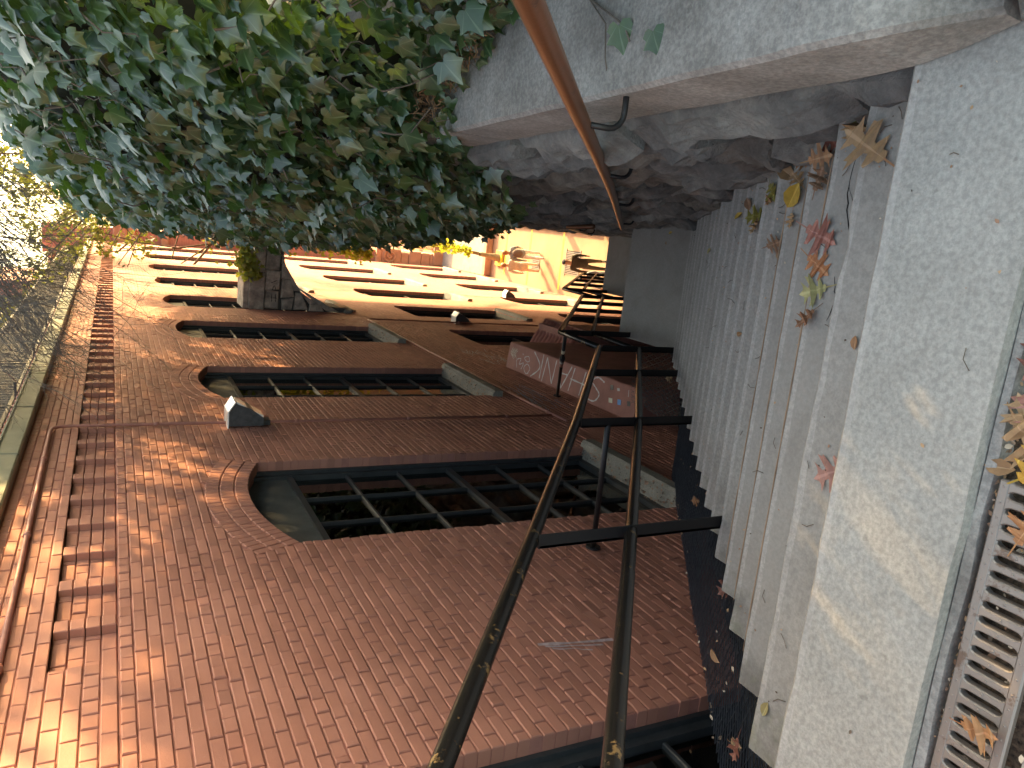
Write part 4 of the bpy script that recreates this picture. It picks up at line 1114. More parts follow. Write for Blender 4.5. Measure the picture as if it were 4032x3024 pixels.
# trailing shoots below the hem
for i in range(120):
    Y = random.uniform(3.3, 11); zb = ivyZb(Y); L = random.uniform(0.1, 0.55)
    for q in range(int(L/0.06)): add_ivy(Y+random.uniform(-.06, .06), zb-q*0.06+0.05, random.uniform(-0.02, 0.05))
leaves.sort(key=lambda t: t[0])
def vis(M):
    p = M.translation; d = p.dot(F)
    return d > 0.3 and abs(p.dot(RT)/d) < 0.52 and abs(p.dot(UP)/d) < 0.68
ivy_me = []
for v_, f_ in IVYV:
    me = bpy.data.meshes.new('ivy_leaf'); me.from_pydata(v_, [], f_); me.materials.append(MATS['ivy_leaf']); ivy_me.append(me); me.polygons.foreach_set('use_smooth', [True]*len(f_))
    at = me.attributes.new('leafco', 'FLOAT_VECTOR', 'POINT'); at.data.foreach_set('vector', [c for p in v_ for c in p])
big = MB(); cnt = 0
for d, M, k in leaves:
    if d < 0.9: continue
    if cnt < 300 and vis(M):
        o = bpy.data.objects.new('leaf', ivy_me[k]); C.objects.link(o); o.parent = ivy; o.matrix_parent_inverse = mi; o.matrix_basis = M; cnt += 1
    else:
        v_, f_ = IVYV[k]; big.add([M @ Vector(p) for p in v_], f_); big.lc += v_
o = big.build('foliage', 'ivy_leaf', ivy, True, True); o.matrix_parent_inverse = mi
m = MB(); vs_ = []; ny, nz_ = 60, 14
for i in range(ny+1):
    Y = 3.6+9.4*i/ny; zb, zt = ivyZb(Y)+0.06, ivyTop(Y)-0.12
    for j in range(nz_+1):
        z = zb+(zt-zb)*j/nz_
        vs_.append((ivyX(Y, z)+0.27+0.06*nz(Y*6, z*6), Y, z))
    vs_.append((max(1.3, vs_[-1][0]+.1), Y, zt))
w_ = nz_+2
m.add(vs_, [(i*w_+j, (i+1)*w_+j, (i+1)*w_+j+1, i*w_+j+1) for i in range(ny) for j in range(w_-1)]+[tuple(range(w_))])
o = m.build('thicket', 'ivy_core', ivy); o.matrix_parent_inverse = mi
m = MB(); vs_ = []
for i in range(31):                     # unseen low core added to block sun flecks on the coping
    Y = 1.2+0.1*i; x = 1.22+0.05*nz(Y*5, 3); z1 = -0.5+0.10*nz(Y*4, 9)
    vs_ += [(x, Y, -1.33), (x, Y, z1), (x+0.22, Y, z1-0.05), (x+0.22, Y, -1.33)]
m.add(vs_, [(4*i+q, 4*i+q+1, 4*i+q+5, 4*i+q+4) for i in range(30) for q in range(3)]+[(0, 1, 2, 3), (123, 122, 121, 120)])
o = m.build('fleck_blocker', 'ivy_core', ivy); o.matrix_parent_inverse = mi
m = MB()
for i in range(170):
    Y = 1.5+9*random.random()**1.3; zt = random.uniform(ivyZb(Y)+0.3, ivyTop(Y)); x = ivyX(Y, zt)
    pts = []
    y_, z_ = Y, zt
    L = random.randrange(5, 12)
    dy = random.uniform(-.5, .5)
    for q in range(L):
        pts.append((ivyX(max(y_, 1.3), max(z_, ivyZb(y_)))+random.uniform(-.05, .05), y_, z_)); y_ += dy*0.08+random.uniform(-.03, .03); z_ -= random.uniform(.02, .10)
    m.tube(pts, [0.0045*(1-0.8*q/len(pts)) for q in range(len(pts))], 4)
o = m.build('stems', 'twig', ivy); o.matrix_parent_inverse = mi; o['kind'] = 'stuff'
# dry stalks matted on the coping at the hem
m = MB()
for i in range(900):
    Y = random.uniform(1.9, 3.75); x = ivyB(Y)+random.uniform(-0.03, 0.14); z = -1.325+random.random()*0.12
    a = random.uniform(0, 6.28); l = random.uniform(.02, .07)
    m.tube([(x, Y, z), (x+math.cos(a)*l*.5, Y+math.sin(a)*l*.5, z+random.uniform(-.01, .03)), (x+math.cos(a)*l, Y+math.sin(a)*l, max(-1.33, z+random.uniform(-.03, .03)))], [0.0025, 0.003, 0.001], 4)
o = m.build('dry_stalks', 'dry_litter'); o['kind'] = 'stuff'
# loose ivy sprig on the coping
sp = empty('ivy_sprig', (0.55, 1.9, -1.33)); tag(sp, 'loose ivy sprig with two leaves trailing over the bare coping', 'ivy sprig'); ms = Matrix.Translation((0.55, 1.9, -1.33)).inverted()
m = MB(); m.tube([(0.86, 2.5, -1.28), (0.72, 2.25, -1.325), (0.60, 2.02, -1.32), (0.55, 1.98, -1.32)], 0.003, 5); m.tube([(0.72, 2.25, -1.325), (0.62, 2.12, -1.32), (0.52, 2.1, -1.32), (0.44, 2.12, -1.36)], 0.0025, 5)
o = m.build('stem', 'twig', sp); o.matrix_parent_inverse = ms
for p, nn, tt, s in (((0.60, 2.02, -1.30), (-.3, -.5, .8), (-1, -.2, -.1), 0.10), ((0.56, 1.86, -1.31), (-.2, -.5, .9), (-1, -.4, 0), 0.085), ((0.42, 2.14, -1.42), (-1, -.3, .2), (0, 0, -1), 0.07)):
    o = bpy.data.objects.new('leaf', ivy_me[3]); C.objects.link(o); o.parent = sp; o.matrix_parent_inverse = ms; o.matrix_basis = leaf_matrix(Vector(p), Vector(nn), Vector(tt), s)

# ------------------------------------------------------------------ fallen oak leaves
def oak_shape(seed, curl):
    rng = random.Random(seed); half = []
    lob = [(0.12, 0.05), (0.10, 0.14), (0.34, 0.20), (0.30, 0.27), (0.10, 0.33), (0.12, 0.40), (0.50, 0.50), (0.40, 0.56), (0.46, 0.64), (0.13, 0.60), (0.13, 0.70), (0.34, 0.84), (0.22, 0.84), (0.10, 0.86)]
    R_ = [(x*(1+rng.uniform(-.15, .15)), y+rng.uniform(-.015, .015)) for x, y in lob]; L_ = [(-x*(1+rng.uniform(-.15, .15)), y+rng.uniform(-.015, .015)) for x, y in lob]
    pts = [(0, 0.0)]+R_+[(0, 1.02)]+L_[::-1]
    tri = tessellate_polygon([[Vector((x, y, 0)) for x, y in pts]])
    b = rng.uniform(-.3, .3)
    zf = lambda x, y: curl*(abs(x)**1.4)*0.9+0.25*curl*(y-0.5)**2*2+b*x*(y-.4)+0.04
    vs_ = [(x, y, zf(x, y)) for x, y in pts]
    base = len(vs_)
    vs_ += [(-0.012, -0.42, 0.05), (0.012, -0.42, 0.05), (0.02, 0.03, zf(0, 0.03)+.01), (-0.02, 0.03, zf(0, .03)+.01)]
    return vs_, [tuple(t) for t in tri]+[(base, base+1, base+2, base+3)]
def blade_shape(seed):
    rng = random.Random(seed)
    pts = [(0, 0), (0.2, 0.2), (0.3, 0.45), (0.22, 0.75), (0, 1), (-0.22, 0.75), (-0.3, 0.45), (-0.2, 0.2)]
    vs_ = [(0, 0.5, 0.02)]+[(x, y, 0.5*abs(x)+0.1*(y-.5)**2+.02) for x, y in pts]
    return vs_, [(0, 1+i, 1+(i+1) % 8) for i in range(8)]
FL = [  # kind, colour, x, y, z, size, heading, tilt, label
 ('oak', 'pink', -0.575, 1.39, -1.778, 0.135, 35, 0, 'pink oak leaf lying alone on the first step'),
 ('oak', 'pink', 0.07, 1.74, -1.956, 0.15, 160, 0, 'long pink oak leaf on the step with rusty edge'),
 ('oak', 'orange', -0.02, 1.73, -1.956, 0.12, 150, 0, 'orange and red oak leaf touching the long pink one'),
 ('oak', 'palegreen', -0.10, 1.72, -1.956, 0.12, 20, 0, 'pale green oak leaf beside the crumbled brown leaf'),
 ('oak', 'brown', -0.19, 1.72, -1.956, 0.09, 60, 25, 'crumbled brown leaf on the step near the pale green leaf'),
 ('oak', 'tan', 0.30, 1.47, -1.778, 0.17, 330, 12, 'large tan oak leaf leaning on the first riser'),
 ('oak', 'olive', 0.43, 1.60, -1.956, 0.15, 200, 20, 'olive green oak leaf in the corner against the stone wall'),
 ('oak', 'tan', 0.39, 1.66, -1.956, 0.13, 80, 10, 'tan oak leaf under the olive green leaf by the wall'),
 ('oak', 'red', 0.40, 1.92, -2.134, 0.15, 150, 15, 'dark red oak leaf in the heap by the wall'),
 ('oak', 'tan', 0.33, 1.94, -2.134, 0.14, 190, 20, 'curled tan oak leaf below the dark red leaf'),
 ('oak', 'brown', 0.26, 1.93, -2.134, 0.10, 250, 25, 'shrivelled brown leaf at the end of the leaf heap'),
 ('oak', 'brown', 0.40, 2.18, -2.312, 0.10, 290, 18, 'brown leaf with a green scrap against the wall'),
 ('blade', 'olive', 0.42, 2.16, -2.29, 0.06, 40, 20, 'small green leaf scrap lying on the brown leaf'),
 ('oak', 'tan', 0.34, 2.19, -2.312, 0.08, 10, 10, 'small tan oak leaf on the step by the wall'),
 ('blade', 'yellow', 0.22, 2.21, -2.312, 0.13, 240, 25, 'bright yellow folded leaf on the step'),
 ('oak', 'tan', 0.13, 2.20, -2.312, 0.07, 100, 15, 'small pale leaf below the bright yellow leaf'),
 ('oak', 'tan', 0.28, 2.20, -2.312, 0.08, 320, 20, 'pale curled leaf beside the bright yellow leaf'),
 ('oak', 'brown', 0.04, 2.43, -2.49, 0.12, 200, 25, 'dry brown leaf with a long stalk on the step'),
 ('blade', 'tan', 0.00, 2.40, -2.49, 0.08, 120, 15, 'round tan leaf under the dry brown leaf'),
 ('blade', 'tan', 0.33, 2.44, -2.49, 0.12, 330, 15, 'folded straw coloured leaf by the wall'),
 ('oak', 'olive', 0.27, 2.67, -2.668, 0.12, 130, 15, 'yellow and olive oak leaf four steps above the landing stain'),
 ('oak', 'tan', 0.24, 2.68, -2.668, 0.08, 60, 15, 'pale leaf tucked under the yellow and olive leaf'),
 ('oak', 'olive', 0.17, 2.93, -2.846, 0.13, 20, 18, 'green and tan oak leaf standing against a riser'),
 ('oak', 'tan', 0.12, 2.93, -2.846, 0.09, 80, 22, 'tan leaf below the green and tan oak leaf'),
 ('blade', 'yellow', 0.19, 3.45, -3.202, 0.07, 45, 20, 'small yellow leaf on a middle step near the wall'),
 ('blade', 'brown', 0.24, 3.2, -3.024, 0.08, 290, 20, 'small dark leaf on a middle step near the wall'),
 ('blade', 'tan', -0.42, 2.93, -2.846, 0.05, 200, 10, 'small tan seed pod in the middle of a step'),
 ('blade', 'tan', -0.21, 1.40, -1.778, 0.045, 100, 5, 'pale winged seed on the first step'),
 ('oak', 'pink', -0.22, 0.83, -1.655, 0.17, 100, 10, 'big pink oak leaf in the drain channel'),
 ('oak', 'red', -0.14, 0.84, -1.655, 0.14, 60, 15, 'dark red oak leaf at the edge of the drain channel'),
 ('oak', 'tan', -0.31, 0.83, -1.645, 0.16, 140, 12, 'tan oak leaf in the drain channel beside the grate'),
 ('oak', 'yellow', -0.36, 0.80, -1.64, 0.13, 220, 14, 'yellow brown oak leaf touching the end of the grate'),
 ('oak', 'tan', -0.27, 0.86, -1.66, 0.11, 300, 20, 'torn tan leaf under the big pink leaf'),
 ('blade', 'tan', -0.385, 0.885, -1.645, 0.07, 10, 14, 'small tan leaf wedged at the grate corner'),
 ('oak', 'orange', -0.485, 0.80, -1.634, 0.10, 250, 14, 'orange oak leaf lying on the grate bars'),
 ('oak', 'orange', -0.93, 0.79, -1.634, 0.10, 200, 18, 'pink and yellow oak leaf lying across the grate'),
 ('blade', 'palegreen', -1.36, 1.46, -1.778, 0.06, 80, 5, 'small pale green leaf at the open end of the first step'),
 ('oak', 'red', -1.62, 1.60, -1.86, 0.09, 100, 20, 'dark red leaf on the metal mesh beside the first step'),
 ('oak', 'red', -1.60, 2.52, -2.66, 0.13, 60, 20, 'rust red leaf on the metal mesh beside the steps'),
 ('blade', 'tan', -1.98, 2.55, -2.67, 0.10, 160, 10, 'tan leaf on the mesh against the brick wall'),
 ('blade', 'tan', -1.62, 2.28, -2.49, 0.09, 30, 10, 'tan leaf near the rust red leaf on the mesh'),
 ('oak', 'tan', -1.95, 1.95, -2.25, 0.08, 200, 10, 'dry leaf scrap on the mesh near the window corner'),
 ('oak', 'tan', -1.75, 3.9, -3.65, 0.10, 200, 10, 'dry pale leaf on the far part of the mesh'),
 ('oak', 'tan', -1.45, 6.55, -5.46, 0.14, 200, 10, 'pale leaf caught on the wire netting'),
 ('blade', 'yellow', 0.10, 6.75, -5.338, 0.06, 20, 10, 'tiny yellow leaf on the upper landing by the wall'),
 ('blade', 'tan', -0.01, 6.8, -5.338, 0.05, 120, 10, 'tiny tan leaf in the middle of the upper landing'),
 ('blade', 'palegreen', -0.03, 4.47, -3.914, 0.06, 70, 10, 'tiny pale green leaf on a lower step'),
]
random.seed(3)
for i, (kd, colr, x, y, z, s, hd, tl, lab) in enumerate(FL):
    v_, f_ = oak_shape(i, random.uniform(0.15, 0.65)) if kd == 'oak' else blade_shape(i)
    mb = MB(); mb.add(v_, f_); mb.lc = list(v_); s *= 0.88; o = mb.build('fallen_leaf', 'fallen_'+colr)
    o.rotation_euler = (R(tl)*0.6, R(tl)*0.8, R(hd)); o.scale = (s, s, s)
    M = o.rotation_euler.to_matrix()
    c = M @ Vector((0, 0.45*s, 0)); lowest = min((M @ (Vector(p)*s)).z for p in v_)
    o.location = (x-c.x, y-c.y, z-lowest+0.001)
    tag(o, lab, 'leaf', 'fallen leaves around the steps')
# crumbs, seeds and stalks nobody could count
m = MB(); random.seed(9)
for i in range(420):
    k = random.randrange(0, 21); Y1 = Y0+k*RUN
    if random.random() < 0.45: x = wallX(Y1)-abs(random.gauss(0, 0.16))-0.02
    else: x = random.uniform(leftX(Y1)+0.1, wallX(Y1)-0.05)
    y = Y1-(0.03+abs(random.gauss(0, 0.08))) if k else random.uniform(0.93, 1.25)
    if y < Y1-RUN+0.01 and k: continue
    z = Z0-k*RISE+0.003; a = random.uniform(0, 6.28); s = random.uniform(0.003, 0.010)
    v_, f_ = SMALL
    if random.random() < 0.75:
        M = Matrix.Translation((x, y, z)) @ Matrix.Rotation(a, 4, 'Z') @ Matrix.Rotation(random.uniform(-.5, .5), 4, 'X') @ Matrix.Scale(s*1.4, 4)
        m.add([M @ Vector(p) for p in v_], f_, random.choice((0, 1, 1, 3, 3, 0, 1, 2)))
    else:
        l = random.uniform(.02, .06); m.tube([(x, y, z), (x+math.cos(a)*l*.5, y+math.sin(a)*l*.5, z+.004), (x+math.cos(a+.3)*l, y+math.sin(a+.3)*l, z)], 0.0011, 4, 3)
for i in range(700):
    x = random.uniform(-2.0, 0.5); y = random.choice((random.uniform(0.71, 0.89), random.gauss(0.888, 0.006))); s = random.uniform(0.004, 0.014)
    M = Matrix.Translation((x, y, -1.664+random.random()*0.012)) @ Matrix.Rotation(random.uniform(0, 6.28), 4, 'Z') @ Matrix.Rotation(random.uniform(-.8, .8), 4, 'X') @ Matrix.Scale(s*1.5, 4)
    m.add([M @ Vector(p) for p in SMALL[0]], SMALL[1], random.randrange(4))
for i in range(70):
    y = random.uniform(1.5, 6.0); x = random.choice((XW+0.03+abs(random.gauss(0, .05)), random.uniform(XW, leftX(y))))
    M = Matrix.Translation((x, y, noseZ(y)-0.16)) @ Matrix.Rotation(random.uniform(0, 6.28), 4, 'Z') @ Matrix.Rotation(random.uniform(-.8, .8), 4, 'X') @ Matrix.Scale(random.uniform(.01, .03), 4)
    m.add([M @ Vector(p) for p in SMALL[0]], SMALL[1], random.randrange(4))
for ci in (1, 2, 3):
    for i in range(200):
        y = COLS[ci]-HW+2*HW*random.random(); x = XW+random.uniform(-.16, .06)
        M = Matrix.Translation((x, y, -4.585+random.random()*0.03)) @ Matrix.Rotation(random.uniform(0, 6.28), 4, 'Z') @ Matrix.Rotation(random.uniform(-.8, .8), 4, 'X') @ Matrix.Scale(random.uniform(.015, .04), 4)
        m.add([M @ Vector(p) for p in SMALL[0]], SMALL[1], random.choice((1, 1, 3)))
o = m.build('crumbs', ['fallen_tan', 'fallen_brown', 'pale_crumb', 'bark']); o['kind'] = 'stuff'

# ------------------------------------------------------------------ trees
def branch(mb, p, d, length, rad, depth, rng, droop=0.0, tips=None, kids=3):
    pts = [p.copy()]; n = 5; dd = d.normalized()
    for i in range(n):
        dd = (dd+Vector((rng.gauss(0, .13), rng.gauss(0, .13), rng.gauss(0, .10)-droop))).normalized()
        pts.append(pts[-1]+dd*length/n)
    mb.tube(pts, [rad*(1-0.72*i/n) for i in range(n+1)], 6 if rad > 0.02 else 4)
    if tips is not None:
        for q in pts[2:]: tips.append(q)
    if depth > 0:
        for k in range(kids):
            i = rng.randrange(2, n+1); a = pts[i]
            nd = (dd+Vector((rng.gauss(0, .65), rng.gauss(0, .65), rng.gauss(0, .4)))).normalized()
            branch(mb, a, nd, length*rng.uniform(.5, .8), rad*0.5, depth-1, rng, droop, tips, kids)
def tree(loc, h, spread, seed, label, nleaf, lsize, mat='tree_leaf', clump=0.5):
    rng = random.Random(seed); root = empty('leafy_tree', loc); tag(root, label, 'tree', 'trees on the bank behind the ivy')
    M = Matrix.Translation(loc).inverted(); p = Vector(loc)
    m = MB(); tp = [p+Vector((rng.uniform(-.1, .1)*q, rng.uniform(-.1, .1)*q, h*0.5*q/3)) for q in range(4)]
    m.tube(tp, [0.16, 0.13, 0.11, 0.09], 8); o = m.build('trunk', 'bark', root, True); o.matrix_parent_inverse = M
    m = MB(); tips = []
    for q in range(9):
        a = rng.uniform(0, 6.28); st = tp[2].lerp(tp[3], rng.random()) if rng.random() < .6 else tp[3]
        branch(m, st, Vector((math.cos(a)*spread, math.sin(a)*spread, rng.uniform(.15, 1.1))), h*rng.uniform(.35, .6), 0.055, 2, rng, 0.02, tips)
    o = m.build('limbs', 'bark', root, True); o.matrix_parent_inverse = M
    m = MB()
    cl = [t for t in tips if rng.random() < clump]
    for i in range(nleaf):
        c = rng.choice(cl); q = c+Vector((rng.gauss(0, .22), rng.gauss(0, .22), rng.gauss(0, .18)))
        LM = leaf_matrix(q, Vector((rng.gauss(0, 1), rng.gauss(0, 1), rng.gauss(0.4, 1))), Vector((rng.gauss(0, .6), rng.gauss(0, .6), -1)), lsize*rng.uniform(.7, 1.3))
        m.add([LM @ Vector(v) for v in SMALL[0]], SMALL[1])
    o = m.build('crown', mat, root, False, True); o.matrix_parent_inverse = M
    return root
tree((2.6, 8.2, 0.3), 4.6, 1.1, 1, 'leafy tree on the bank close behind the ivy hedge', 5200, 0.13)
tree((2.4, 12.2, 0.3), 5.0, 1.1, 2, 'leafy tree standing between the two other bank trees', 6500, 0.13)
tree((2.6, 16.4, 0.3), 5.4, 1.1, 3, 'yellowing tree on the bank level with the stone arch', 8000, 0.13)
tree((3.0, 20.3, 0.3), 5.6, 1.1, 4, 'yellowing tree at the far end of the bank', 8000, 0.13)
def shrub(loc, r3, seed, label, nleaf):
    root = empty('evergreen_shrub', loc); tag(root, label, 'shrub', 'shrubs on the bank behind the ivy'); M = Matrix.Translation(loc).inverted(); rng = random.Random(seed)
    m = MB(); p = Vector(loc)
    for q in range(5): branch(m, p, Vector((rng.gauss(0, .5), rng.gauss(0, .5), 1)), r3[2]*1.5, 0.03, 1, rng)
    o = m.build('stems', 'bark', root); o.matrix_parent_inverse = M
    m = MB()
    for i in range(nleaf):
        d = Vector((rng.gauss(0, 1), rng.gauss(0, 1), rng.gauss(0, 1))).normalized()*(rng.random()**0.4)
        d *= 1+0.35*nz(d.x*2, d.y*2, d.z*2+seed)
        q = p+Vector((d.x*r3[0], d.y*r3[1], r3[2]+d.z*r3[2]))
        LM = leaf_matrix(q, d+Vector((rng.gauss(0, .6), rng.gauss(0, .6), rng.gauss(.3, .6))), Vector((rng.gauss(0, .6), rng.gauss(0, .6), -1)), 0.13*rng.uniform(.7, 1.3))
        m.add([LM @ Vector(v) for v in SMALL[0]], SMALL[1])
    o = m.build('crown', 'tree_leaf', root, False, True); o.matrix_parent_inverse = M
shrub((2.6, 8.4, 0.2), (0.9, 1.5, 1.55), 1, 'dense shrub added for shade under the first bank tree', 7000)  # first four shrubs are unseen, added to cut sun dapples on the near wall
shrub((2.7, 10.2, 0.2), (0.9, 1.6, 1.62), 2, 'dense shrub added for shade between the first and second bank trees', 7500)
shrub((2.7, 13.0, 0.2), (0.9, 1.6, 1.35), 3, 'dense shrub added for shade under the middle bank tree', 5500)
shrub((2.7, 15.6, 0.1), (0.9, 1.3, 1.0), 4, 'low dense shrub added for shade before the yellowing tree', 2800)
shrub((1.5, 19.3, -1.6), (1.2, 1.5, 1.75), 5, 'loose yellow green shrub at the far end of the bank', 4200)
shrub((1.2, 21.6, -1.6), (1.1, 1.2, 2.0), 6, 'tall loose shrub closing the end of the bank', 4200)
shrub((1.7, 17.2, -1.6), (0.95, 1.3, 1.45), 7, 'dense dark shrub added for dapples behind the ivy level with the stone arch', 4600)  # added to break a hard sun patch on the wall into dapples
tree((1.6, 26.5, ZG), 19.0, 0.35, 6, 'tall slender yellowing tree rising from the street kerb', 15000, 0.13, 'tree_leaf', 0.7)
# bare tree whose drooping twigs hang across the roof edge
bt = empty('bare_tree', (2.0, 9.6, 0.3)); tag(bt, 'bare tree with thin grey twigs drooping in front of the roof fence', 'tree'); mbt = Matrix.Translation((2.0, 9.6, 0.3)).inverted()
rng = random.Random(77)
m = MB(); m.tube([(2.0, 9.6, 0.2), (1.9, 9.6, 1.2), (1.6, 9.5, 2.0), (1.2, 9.4, 2.5)], [0.1, 0.09, 0.075, 0.06], 8); o = m.build('trunk', 'bark', bt, True); o.matrix_parent_inverse = mbt
m = MB(); tips = []
for i in range(10):
    s = Vector((1.5-0.05*i, 9.4+rng.uniform(-.3, .3), 2.0+rng.random()*0.5))
    e = Vector((rng.uniform(-1.7, 0.5), 9.2+rng.uniform(-1.0, 2.2), 1.45+rng.uniform(-.35, .5)))
    mid = s.lerp(e, .5)+Vector((0, 0, .30)); m.tube([s, mid, e], [0.030, 0.020, 0.009], 6); tips += [mid, mid.lerp(e, .5), e, e]
o = m.build('limbs', 'twig', bt, True); o.matrix_parent_inverse = mbt
m = MB()
for i in range(230):
    t = rng.choice(tips)+Vector((rng.gauss(0, .3), rng.gauss(0, .5), rng.gauss(0, .12)))
    branch(m, t, Vector((-0.75+rng.gauss(0, .28), rng.gauss(0.0, .3), -0.45)), rng.uniform(0.7, 1.4), 0.0085, 2, rng, 0.05, None, 3)
o = m.build('twigs', 'twig', bt); o.matrix_parent_inverse = mbt; o['kind'] = 'stuff'

# vines: on the arch cap and hanging above the street
def vine(name, label, pts, n, spread, size, mat='vine_leaf'):
    root = empty(name, pts[0]); tag(root, label, 'vine'); M = Matrix.Translation(pts[0]).inverted()
    P = [Vector(p) for p in pts]
    m = MB(); m.tube(P, 0.012, 5); o = m.build('stem', 'twig', root); o.matrix_parent_inverse = M
    m = MB(); r_ = random.Random(len(label))
    for i in range(n):
        k = r_.random()*(len(P)-1); a = int(k); c = P[a].lerp(P[min(a+1, len(P)-1)], k-a)
        sp_ = spread if not isinstance(spread, tuple) else spread[0]+(spread[1]-spread[0])*k/(len(P)-1)
        q = c+Vector((r_.gauss(0, sp_), r_.gauss(0, sp_*.6), r_.gauss(0, sp_)))
        LM = leaf_matrix(q, Vector((-.3, -.8, .5))+Vector((r_.gauss(0, .5), r_.gauss(0, .5), r_.gauss(0, .5))), Vector((r_.gauss(0, .3), 0, -1)), size*r_.uniform(.7, 1.3))
        v_, f_ = IVYV[r_.randrange(8)] if mat == 'vine_leaf' else SMALL
        m.add([LM @ Vector(v) for v in v_], f_)
    o = m.build('leaves', mat, root); o.matrix_parent_inverse = M; o['kind'] = 'stuff'
vine('climbing_vine', 'bright yellow green vine draped over the cap of the stone arch', [(-0.1, 16.85, -2.25), (-0.5, 16.8, -2.3), (-0.9, 16.8, -2.4), (-1.35, 16.8, -2.45), (-1.55, 16.8, -2.6)], 620, (0.19, 0.07), 0.085)
vine('climbing_vine', 'yellow green vine hanging under the stone arch', [(-0.1, 17.8, -3.3), (-0.5, 18.2, -3.7), (-0.75, 18.6, -4.3), (-0.95, 19, -5.1), (-1.1, 19.3, -5.8)], 700, (0.30, 0.08), 0.10)
vine('climbing_vine', 'brown leafed vine trailing down beside the street lamp', [(-0.1, 18.6, -4.1), (-0.3, 19.6, -5.6), (-0.52, 20.6, -7.2), (-0.75, 21.5, -8.6), (-0.95, 22.3, -9.9)], 800, (0.22, 0.06), 0.085)

# ------------------------------------------------------------------ far end of the passage
fe = empty('brick_pier', (-1.9, 36, ZG)); tag(fe, 'orange brick pier with carved stone bracket at the far end of the wall', 'pier'); me_ = Matrix.Translation((-1.9, 36, ZG)).inverted()
def fpart(mb, n, mt, **k): o = mb.build(n, mt, fe, **k); o.matrix_parent_inverse = me_; return o
m = MB(); m.box(-2.9, -1.78, 35.25, 36.4, -10.9, 2.4); fpart(m, 'shaft', 'brick_far')
m = MB(); m.bbox(-2.9, -1.6, 35.05, 36.5, -0.55, -0.05, 0.04); m.bbox(-2.9, -1.68, 35.12, 36.45, -0.85, -0.55, 0.04); fpart(m, 'cornice', 'carved_stone')
m = MB(); m.bbox(-2.9, -1.72, 35.15, 36.4, -2.1, -1.8, 0.03); fpart(m, 'string_course', 'carved_stone')
m = MB(); m.lathe([(0.05, -4.6), (0.2, -4.3), (0.36, -4.1), (0.4, -4.0)], (-1.85, 35.5, 0), 16); m.lathe([(0.40, -5.6), (0.42, -4.15), (0.40, -4.0), (0.22, -3.4), (0.04, -2.9)], (-1.85, 35.5, 0), 16); fpart(m, 'turret', 'carved_stone', smooth=False)
m = MB(); m.bbox(-2.9, -1.62, 35.0, 36.4, -11.15, -10.9, 0.03); fpart(m, 'abacus', 'carved_stone')
m = MB()
for i in range(26):
    a = i*0.42; r0 = 0.34*(1-i/30)
    m.tube([(-2.0+r0*math.cos(a), 34.97, -11.55+r0*math.sin(a)), (-2.0+r0*math.cos(a+.42)*0.97, 34.97, -11.55+r0*0.97*math.sin(a+.42))], 0.05, 6)
m.bbox(-2.9, -1.66, 35.0, 36.3, -12.1, -11.15, 0.05); m.bbox(-2.9, -1.78, 35.05, 36.3, -12.5, -12.1, 0.05); m.bbox(-2.9, -1.70, 35.0, 36.3, -13.1, -12.5, 0.04)
fpart(m, 'carved_bracket', 'carved_stone')
for zz in (-13.55, -14.0, -14.4, -14.7):
    m = MB(); m.bbox(-2.9, -1.74, 35.02, 36.3, zz, zz+0.43 if zz > -14.6 else zz+0.29, 0.03); fpart(m, 'block', 'carved_stone')
def far_house(loc, w, d, h, label, mat, floors, wins):
    x, y, z = loc; root = empty('far_building', loc); tag(root, label, 'building'); M = Matrix.Translation(loc).inverted()
    m = MB(); m.box(x-w/2, x+w/2, y, y+d, z, z+h); o = m.build('wall', mat, root); o.matrix_parent_inverse = M
    m = MB(); m.bbox(x-w/2-0.2, x+w/2+0.2, y-0.25, y+d, z+h, z+h+0.5, 0.05); o = m.build('cornice', 'carved_stone', root); o.matrix_parent_inverse = M
    for f_ in range(floors):
        for i in range(wins):
            wx = x-w/2+w*(i+.5)/wins; wz = z+1.2+f_*(h-1.5)/floors
            m = MB(); ww, hh = w/wins*0.24, (h-1.5)/floors*0.55
            pts = [(wx-ww, wz), (wx+ww, wz)]+[(wx+ww*math.cos(t), wz+hh+ww*0.7*math.sin(t)) for t in [math.pi*q/8 for q in range(9)]]
            m.add([(a, y-0.03, b) for a, b in pts]+[(a, y+0.1, b) for a, b in pts], [tuple(range(len(pts)))]+[(i_, (i_+1) % len(pts), len(pts)+(i_+1) % len(pts), len(pts)+i_) for i_ in range(len(pts))])
            o = m.build('window', 'window_frame', root); o.matrix_parent_inverse = M
far_house((-10.5, 37, ZG), 15, 10, 16.5, 'brick building with arched windows closing the view beyond the roof', 'brick_far', 4, 6)
far_house((-6.6, 31, 1.2), 6.0, 4.5, 7.0, 'brick upper storey with orange arched windows above the roof fence', 'brick_far', 2, 3)
far_house((3, 75, ZG), 16, 10, 13, 'pale building far down the sunny street', 'carved_stone', 4, 6)
far_house((-14, 82, ZG), 16, 10, 17, 'brick building farthest down the sunny street', 'brick_far', 5, 6)

